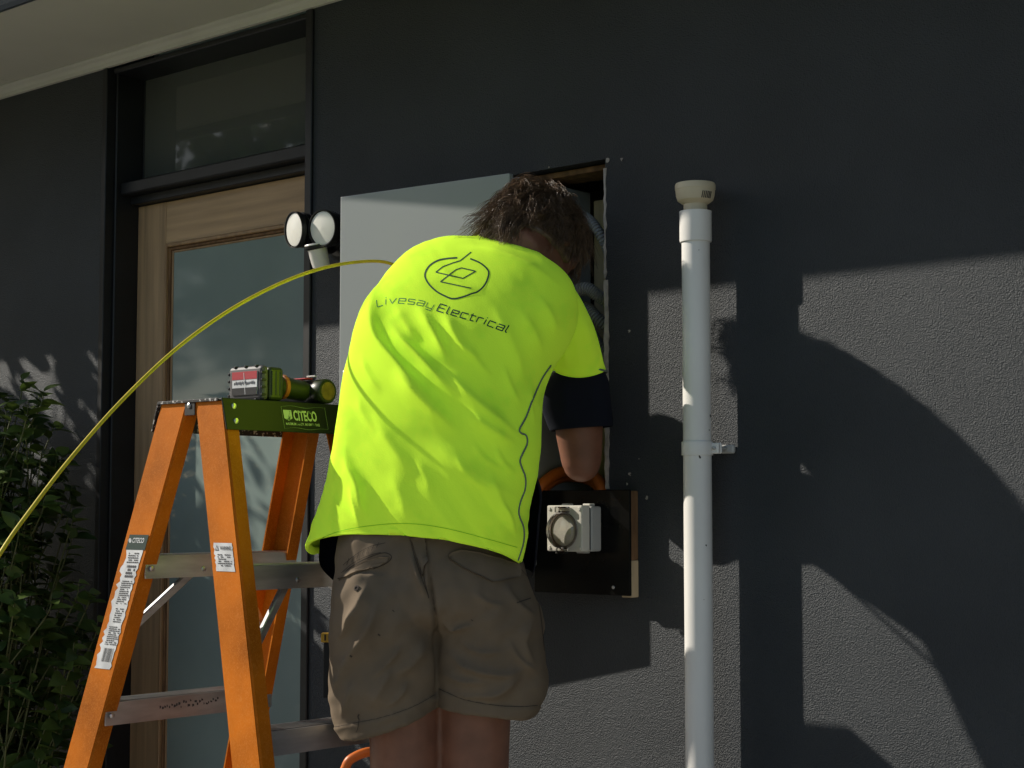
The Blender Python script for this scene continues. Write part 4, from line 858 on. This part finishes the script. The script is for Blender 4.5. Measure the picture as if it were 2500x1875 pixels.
def stitch(pts, w=1.1, off=.0008, m='khaki_dark', name='stitching'):
    vs, fs = ribbon(kb, spline(V(pts), 50), w, off); 
    if len(fs): mesh(name, vs, fs, M[m], shorts)
stitch([kz(*p) for p in ((340, 445), (400, 370), (480, 320), (570, 280), (640, 265), (680, 290), (650, 330), (560, 370))], 1.8)
stitch([kz(*p) for p in ((365, 345), (450, 275), (540, 225), (640, 200))]); stitch([kz(*p) for p in ((355, 395), (440, 325), (540, 280), (610, 262))])
for k in range(7): stitch([kz(390 + k * 32, 345 - k * 19), kz(405 + k * 32, 300 - k * 17)], 1.0)
vs, fs = patch(kb, [kz(*p) for p in ((340, 435), (420, 375), (520, 318), (600, 292), (665, 292), (655, 318), (580, 350), (480, 388), (400, 420))], .0050, 5, .0045); mesh('pocket_welt', vs, fs, M['khaki'], shorts, True)
vs, fs = patch(kb, [kz(*p) for p in ((540, 368), (570, 335), (635, 325), (600, 350))], .0060, 4, .004); mesh('pocket_tab', vs, fs, M['khaki'], shorts, True)
b0 = hit(kb, *kz(455, 495), .0005); b1 = hit(kb, *kz(455, 495), .003); lathe('button', [(.0028, .0), (.0055, .0), (.0058, .0018), (.003, .0022), (.0022, .0008), (0, .0008)], b0, b1 - b0, M['khaki_dark'], shorts, 16)
stitch([kz(*p) for p in ((800, 180), (830, 300), (870, 420), (915, 540))], 1.2); stitch([kz(*p) for p in ((900, 190), (905, 300), (890, 420), (920, 560))], 1.6)
vs, fs = patch(kb, [kz(*p) for p in ((800, 165), (895, 165), (905, 260), (895, 380), (880, 420), (840, 300))], .0055, 5, .005); mesh('belt_loop', vs, fs, M['khaki'], shorts, True)
stitch([kz(*p) for p in ((300, 1395), (400, 1375), (600, 1335), (800, 1270), (960, 1185))]); stitch([kz(*p) for p in ((985, 1145), (1150, 1215), (1330, 1250), (1500, 1262), (1625, 1252))], 1.6)
stitch([kz(*p) for p in ((1490, 588), (1540, 572), (1580, 558))], 3.0); stitch([kz(*p) for p in ((1500, 350), (1600, 480), (1640, 640), (1670, 900))], 1.3)
stitch([kz(470, 1310), kz(463, 1325), kz(470, 1345)], 3.0); stitch([kz(470, 1345), kz(462, 1400), kz(450, 1430)], 1.4)
for x, y, r in ((597, 795, 2.4), (415, 932, 2.6), (690, 640, 1.2), (1200, 700, 1.2)): stitch([kz(x - 6, y - 4), kz(x, y), kz(x + 8, y + 6)], r * 1.6, .0007)

# --- body: one skin of tapered limbs fused together
def limb(pts, rad, n=24, seg=20): return tube_vf(spline(pts, n), np.interp(np.linspace(0, 1, n), np.linspace(0, 1, len(rad)), rad), seg)
def ball(c, r, ax=None, seg=24):
    vs, fs = lathe_vf([(math.sin(t), -math.cos(t)) for t in np.linspace(0, math.pi, 14)], (0, 0, 0), (0, 0, 1), seg)
    A_ = np.eye(3) if ax is None else np.array(ax); return V(c) + (vs * V(r)) @ A_, fs
HC = dp(1313, 590, 3.50)
Fd = unit(FW0 * .62 + RT * .50 - Z * .62); Hu = unit(Z * .80 + FW0 * .45 + RT * .12); Hu = unit(Hu - Fd * (Hu @ Fd)); Hs = np.cross(Fd, Hu)
HA = np.array([Fd, Hs, Hu])
def hp(f, s, u): return HC + Fd * f + Hs * s + Hu * u
body = [ball(HC, (.098, .076, .105), HA), ball(hp(.035, 0, -.060), (.060, .055, .062), HA), ball(hp(.066, 0, -.098), (.026, .026, .020), HA)]
body += [limb([hp(.096, 0, .005), hp(.108, 0, -.02), hp(.116, 0, -.040)], (.008, .011, .014), 8), ball(hp(.090, .018, -.068), (.014, .012, .006), HA), ball(hp(.090, -.018, -.068), (.014, .012, .006), HA), ball(hp(.094, 0, -.078), (.012, .020, .006), HA)]
for s in (-1, 1):
    body += [ball(hp(.084, s * .032, .004), (.013, .014, .011), HA), ball(hp(.084, s * .030, .020), (.016, .024, .007), HA)]
    body += [ball(hp(-.005, s * .080, -.018), (.019, .008, .031), HA)]
nb = bpt(1245, 655, 3.535)
body.append(limb([nb - Z * .03, nb, hp(-.045, 0, -.075), hp(-.03, 0, -.05)], (.07, .062, .056, .06), 16))
tors = [(860, 1330, 1220, 1345, 3.39, .075), (870, 1150, 1240, 1180, 3.385, .078), (880, 960, 1285, 1010, 3.395, .090), (925, 800, 1320, 870, 3.425, .090), (985, 690, 1370, 770, 3.47, .085), (1080, 668, 1350, 715, 3.52, .06), (1170, 655, 1300, 672, 3.55, .045)]
body.append(loft_vf(ring_loft(tors, 40, 40, 2.3, .055), True, True))
sR = dp(1362, 775, 3.385); eR = dp(1420, 1132, 3.615); wR = dp(1400, 960, 3.76); hR = dp(1390, 900, 3.83)
body += [limb([sR, dp(1392, 850, 3.485), dp(1406, 960, 3.572), dp(1414, 1050, 3.60), eR], (.045, .040, .043, .052, .043)), ball(eR, (.041, .040, .040)), limb([eR, eR * .65 + wR * .35, wR], (.036, .045, .029))]
sL = dp(1045, 715, 3.50); eL = dp(1000, 672, 3.765); wL = dp(1215, 880, 3.70); hL = dp(1285, 925, 3.69)
body += [limb([sL, sL * .5 + eL * .5, eL], (.055, .048, .040)), limb([eL, eL * .6 + wL * .4, wL], (.044, .044, .029))]
def hand(w, h, side):
    d = unit(h - w); up_ = unit(Z - d * (Z @ d)); s = np.cross(d, up_) * side; pal = w + d * .05; out = [limb([w, w + d * .03, w + d * .085], (.028, .034, .030), 10), ball(pal, (.048, .017, .040), np.array([d, s, up_]))]
    for k, L in enumerate((.070, .080, .074, .058)):
        b = w + d * .085 + up_ * (.027 - k * .018); out.append(limb([b - d * .02, b + d * L * .4, b + d * L * .75 - s * .018, b + d * L * .85 - s * .040], (.010, .0095, .0088, .0075), 12, 10))
    b = w + d * .03 + up_ * .028; out.append(limb([b, b + d * .025 + up_ * .02 - s * .01, b + d * .055 + up_ * .022 - s * .025], (.013, .011, .009), 10, 10)); return out
body += hand(wR, hR, 1) + hand(wL, hL, -1)
ANK = []
for (cx, tt, kx) in ((985, 3.355, 988), (1161, 3.365, 1158)):
    hip = bpt(cx - (20 if cx < 1000 else -20), 1480, tt); up1 = bpt(cx, 1720, tt); kn = bpt(kx, 1905, tt); x, y = kn[0], kn[1]; ank = V((x, y, .085)) - FW0 * .015
    calf = kn * .62 + ank * .38 - FW0 * .02; body.append(limb([hip, up1, kn, calf, ank], (.082, .0715, .0675, .060, .040), 40)); ANK.append(ank)
    body.append(limb([ank - FW0 * .03 - Z * .045, ank + FW0 * .05 - Z * .05, ank + FW0 * .15 - Z * .062], (.035, .036, .022), 12))
    body.append(limb([ank, ank - Z * .05], (.04, .036), 6))
bv, bf = remesh(body, .0055, 5)
bobj = mesh('body', bv, bf, M['skin'], per, True)
for ank in ANK:
    out = [limb([ank + Z * .09, ank + Z * .02, ank - Z * .04], (.054, .052, .046), 14), limb([ank - FW0 * .05 - Z * .035, ank + FW0 * .06 - Z * .04, ank + FW0 * .17 - Z * .05], (.046, .048, .032), 18), ball(ank + FW0 * .06 - Z * .07, (.05, .13, .014), np.array([RT, FW0, Z]))]
    bt_v, bt_f = remesh(out, .007, 4); bt_v[:, 2] = np.maximum(bt_v[:, 2], .002); mesh('boot', bt_v, bt_f, M['boot'], per, True)
# --- hair: a close cap and several thousand wavy strands in locks
def skull(u, k=1.0): return HC + (np.asarray(u) * V((.098, .077, .108)) * k) @ HA
cv, cf = lathe_vf([(math.sin(t), -math.cos(t)) for t in np.linspace(0, math.pi, 40)], (0, 0, 0), (0, 0, 1), 60)
nzv = np.array([noise.noise(Vector((v * 3.2).tolist())) + .5 * noise.noise(Vector((v * 8).tolist())) for v in cv])
facez = (cv[:, 0] > .30) & (cv[:, 2] < .42) | (cv[:, 2] < -.52)
ck = np.where(facez, .86, 1.10 + .05 * nzv + .04 * np.clip(-cv[:, 0], 0, 1)); capv = HC + (cv * ck[:, None] * V((.098, .077, .108))) @ HA
hair = mesh('hair', capv, cf, M['hair'], per, True, label='tousled brown collar-length hair')
def flow(u0, L, n, seed, frizz=0.):
    """one guide strand from unit direction u0"""
    r = np.random.default_rng(seed); p = skull(u0, 1.06); nr = unit((u0 / V((.098, .077, .108))) @ HA); dirv = unit(nr * .8 + unit(np.cross(nr, Hs)) * .2 + r.normal(0, .3, 3)); out = [p]
    g_ = unit(-Z * 1.0 - RT * .38 - FW0 * .18 + r.normal(0, .30, 3)); lift = 1.10 + .20 * r.random(); step = L / (n - 1); ph = r.random() * 6.3; am = .5 + r.random() * .5
    for i in range(n - 1):
        loc = (p - HC) @ HA.T / V((.098, .077, .108)); rr = np.linalg.norm(loc); nr = unit((loc / V((.098, .077, .108))) @ HA)
        tg = g_ - nr * min(0, g_ @ nr) if rr < lift + .05 else g_
        side = np.cross(nr, tg)
        dirv = unit(dirv * .45 + unit(tg) * .6 + side * math.sin(ph + i * 1.25) * .75 * am + (nr * .35 if rr < lift else -nr * .05)); p = p + dirv * step; out.append(p)
    return np.array(out)
US = []
while len(US) < 760:
    u = unit(rng.normal(0, 1, 3))
    if (u[0] > .32 and u[2] < .40) or u[2] < -.45 or (u[1] > .45 and u[2] < -.2): continue
    US.append(u)
US = np.array(US); n = 12
GD = np.array([flow(u, (.060 + .055 * rng.random()) * (1.2 if u[0] < -.1 and u[1] < .3 else .85), n, 1000 + i) for i, u in enumerate(US)])
allv, allf, base = [], [], 0
tt = np.linspace(0, 1, n)
for gi, gd in enumerate(GD):
    T_, N_, B_ = frames(gd)
    for k in range(13):
        o1, o2 = rng.normal(0, .0048, 2); fz = rng.normal(0, .0017, (n, 2)).cumsum(0) * tt[:, None]; tight = 1 - .62 * tt; L = .75 + .35 * rng.random()
        c = gd + N_ * (o1 * tight + fz[:, 0])[:, None] + B_ * (o2 * tight + fz[:, 1])[:, None]
        if L < 1: c = np.stack([np.interp(tt * L, tt, c[:, j]) for j in range(3)], 1)
        v, f = tube_vf(c, .00058 * (1 - .75 * tt ** 1.5), 3, False); allv.append(v); allf += [[i + base for i in q] for q in f]; base += len(v)
o = mesh('strands', np.concatenate(allv), allf, M['hair'], hair, True); o['kind'] = 'stuff'
# utility knife in the side pocket
kn = thing('utility_knife', 'yellow and black knife handle sticking out of the left shorts pocket', 'knife', dp(800, 1600, 3.37))
c = dp(800, 1556, 3.37); Mx = (np.array([RT, FW0, Z]).T, c)
box('handle', (-.013, -.006, -.010), (.014, .006, .009), M['yellow_plastic'], kn, .003, 2, Mx); box('grip', (-.008, -.0055, -.12), (.012, .0055, -.0105), M['seal'], kn, .003, 2, Mx); box('slider', (-.006, -.008, -.006), (-.003, -.0062, .006), M['seal'], kn, .0005, 1, Mx)

# ------------------------------------------------------------------ shrub at the left
def leaf_mesh(name, L, Wd, fold, curl):
    xs = np.linspace(0, 1, 7); w = Wd * np.sin(np.pi * xs ** .8) ** .9 * (1 - .25 * xs); w[-1] = 0; w[0] = .02 * Wd; vs, fs = [], []
    for x, ww in zip(xs, w):
        z = -curl * x * x * L
        vs += [(x * L, -ww, z + fold * ww), (x * L, 0, z), (x * L, ww, z + fold * ww)]
    for i in range(6): a = 3 * i; fs += [[a, a + 1, a + 4, a + 3], [a + 1, a + 2, a + 5, a + 4]]
    return np.array(vs), fs
LEAF = [leaf_mesh('leaf', 1, .33, .30, .25), leaf_mesh('leaf', 1, .37, .2, .45), leaf_mesh('leaf', 1, .31, .40, .1)]
def leaf_me(k):
    me = bpy.data.meshes.new('leaf'); me.from_pydata(LEAF[k][0].tolist(), [], LEAF[k][1]); me.materials.append(M['leaf']); me.polygons.foreach_set('use_smooth', [True] * len(me.polygons)); return me
LME = [leaf_me(k) for k in range(3)]
bc = V((-4.34, -.33, 0)); shrub = thing('shrub', 'glossy green leafy shrub growing against the wall at the left', 'shrub', bc)
leaves = []; stems = []
for k in range(400):
    a = rng.random() * 2 * math.pi; r0 = rng.random() ** .5; zc = .10 + 1.27 * rng.random() ** .8; lim = 1.05 - .50 * max(0, (zc - .75) / .62) ** 1.3
    top = V((bc[0] + .46 * lim * r0 * math.cos(a), bc[1] + .29 * lim * r0 * math.sin(a), zc))
    b = V((bc[0] + .12 * rng.normal(), bc[1] + .10 * rng.normal(), max(.0, zc - .5 - .3 * rng.random()))); mid = b * .5 + top * .5 + V((0, 0, -.05))
    tip = top + unit(top - mid) * .06 + V((0, 0, .05 * rng.random()))
    c = spline([b, mid, top, tip], 18); stems.append(tube_vf(c, np.linspace(.0038, .0012, 18), 5))
    for j in range(11):
        f = .35 + .65 * (j + rng.random() * .6) / 11.; p = V([np.interp(f, np.linspace(0, 1, 18), c[:, q]) for q in range(3)]); t_ = unit(c[-1] - c[-4]); out = unit(V((p[0] - bc[0], p[1] - bc[1], .2)))
        ang = j * 2.4 + rng.random(); s1 = unit(np.cross(t_, [.3, .2, 1])); s2 = np.cross(t_, s1); d = unit(s1 * math.cos(ang) + s2 * math.sin(ang) + t_ * .45 + out * .35 + V((0, 0, -.30)) + rng.normal(0, .18, 3))
        nz = unit(out * .7 + V((0, 0, .8)) + rng.normal(0, .35, 3)); y_ = unit(np.cross(nz, d)); z_ = np.cross(d, y_); L = (.047 + .030 * rng.random()) * (1.0 if f < .9 else .75)
        leaves.append((p, np.stack([d, y_, z_], 1) * L, int(rng.integers(3)), L))
vs, fs = merge(stems); o = mesh('stems', vs, fs, M['stem'], shrub, True)
def score(lf):
    p = pix(lf[0][None])[0]; return -(lf[3] / p[2]) if -20 < p[0] < 320 and 900 < p[1] < 1900 and p[2] > 0 else 1
leaves.sort(key=lambda l: score(l) if score(l) > 0 else pix(l[0][None])[0][2] - 100)
for p, A_, k, L in leaves[:300]:
    o = bpy.data.objects.new('leaf', LME[k]); COL.objects.link(o); o.parent = shrub; m4 = Matrix.Identity(4)
    for i in range(3):
        for j in range(3): m4[i][j] = A_[i, j]
        m4[i][3] = p[i] - bc[i]
    o.matrix_local = m4
vs, fs = merge([(LEAF[k][0] @ A_.T + p, LEAF[k][1]) for p, A_, k, L in leaves[300:]]); o = mesh('foliage', vs, fs, M['leaf'], shrub, True); o['kind'] = 'stuff'

# ------------------------------------------------------------------ taller shrub just outside the left edge
tc_ = V((-5.70, -.60, 0)); ts = thing('tall_shrub', 'taller loose shrub beside the wall beyond the left edge of the picture', 'shrub', tc_); out = []; st2 = []
for k in range(80):
    a = rng.random() * 6.283; r_ = .46 * rng.random() ** .5; z1 = 1.70 + .95 * rng.random(); tp = tc_ + V((r_ * math.cos(a), r_ * math.sin(a) * .8, z1)); c = spline([tc_ + V((.06 * rng.normal(), .06 * rng.normal(), 0)), tc_ * .45 + tp * .55 - V((0, 0, tp[2] * .05)), tp], 14); st2.append(tube_vf(c, np.linspace(.008, .002, 14), 5))
    for j in range(34):
        f = .45 + .55 * rng.random(); p = V([np.interp(f, np.linspace(0, 1, 14), c[:, q]) for q in range(3)]) + rng.normal(0, .03, 3); Q = np.linalg.qr(rng.normal(0, 1, (3, 3)))[0] * (.05 + .04 * rng.random()); out.append((LEAF[k % 3][0] @ Q.T + p, LEAF[k % 3][1]))
mesh('stems', *merge(st2), M['stem'], ts, True); o = mesh('foliage', *merge(out), M['leaf'], ts, True); o['kind'] = 'stuff'
# ------------------------------------------------------------------ garden behind the camera, seen only in the glass
def garden_tree(x, y, h, r, label, n=2600):
    t = thing('garden_tree', label, 'tree', (x, y, 0), 'trees across the garden'); tube('trunk', [(x, y, 0), (x + .1, y, h * .3), (x, y + .1, h * .75)], np.linspace(.14, .05, 12), M['bark'], t, 10, 12)
    P = rng.normal(0, 1, (n, 3)); P /= np.linalg.norm(P, axis=1)[:, None]; P *= (rng.random(n) ** .4)[:, None]; P *= (.75 + .35 * np.sin(P[:, :1] * 7 + 1) * np.cos(P[:, 1:2] * 6)); P = P * V((r, r, h * .36)) + V((x, y, h * .62))
    out = []
    for p in P:
        Q = np.linalg.qr(rng.normal(0, 1, (3, 3)))[0] * (.12 + .14 * rng.random()); out.append((LEAF[0][0][[0, 6, 7, 8, 12, 13, 14, 18]] @ Q.T + p, [[0, 1, 2], [0, 2, 3], [1, 4, 5, 2], [2, 5, 6, 3], [4, 7, 5], [5, 7, 6]]))
    vs, fs = merge(out); o = mesh('crown', vs, fs, M['leaf'], t); o['kind'] = 'stuff'
garden_tree(-12.0, -7.2, 6.0, 2.4, 'bushy round tree nearest the path', 4200); garden_tree(-11.0, -10.4, 6.6, 2.6, 'taller tree in the middle of the garden', 4200); garden_tree(-7.6, -11.0, 5.6, 2.2, 'tree at the far side of the lawn', 3500)
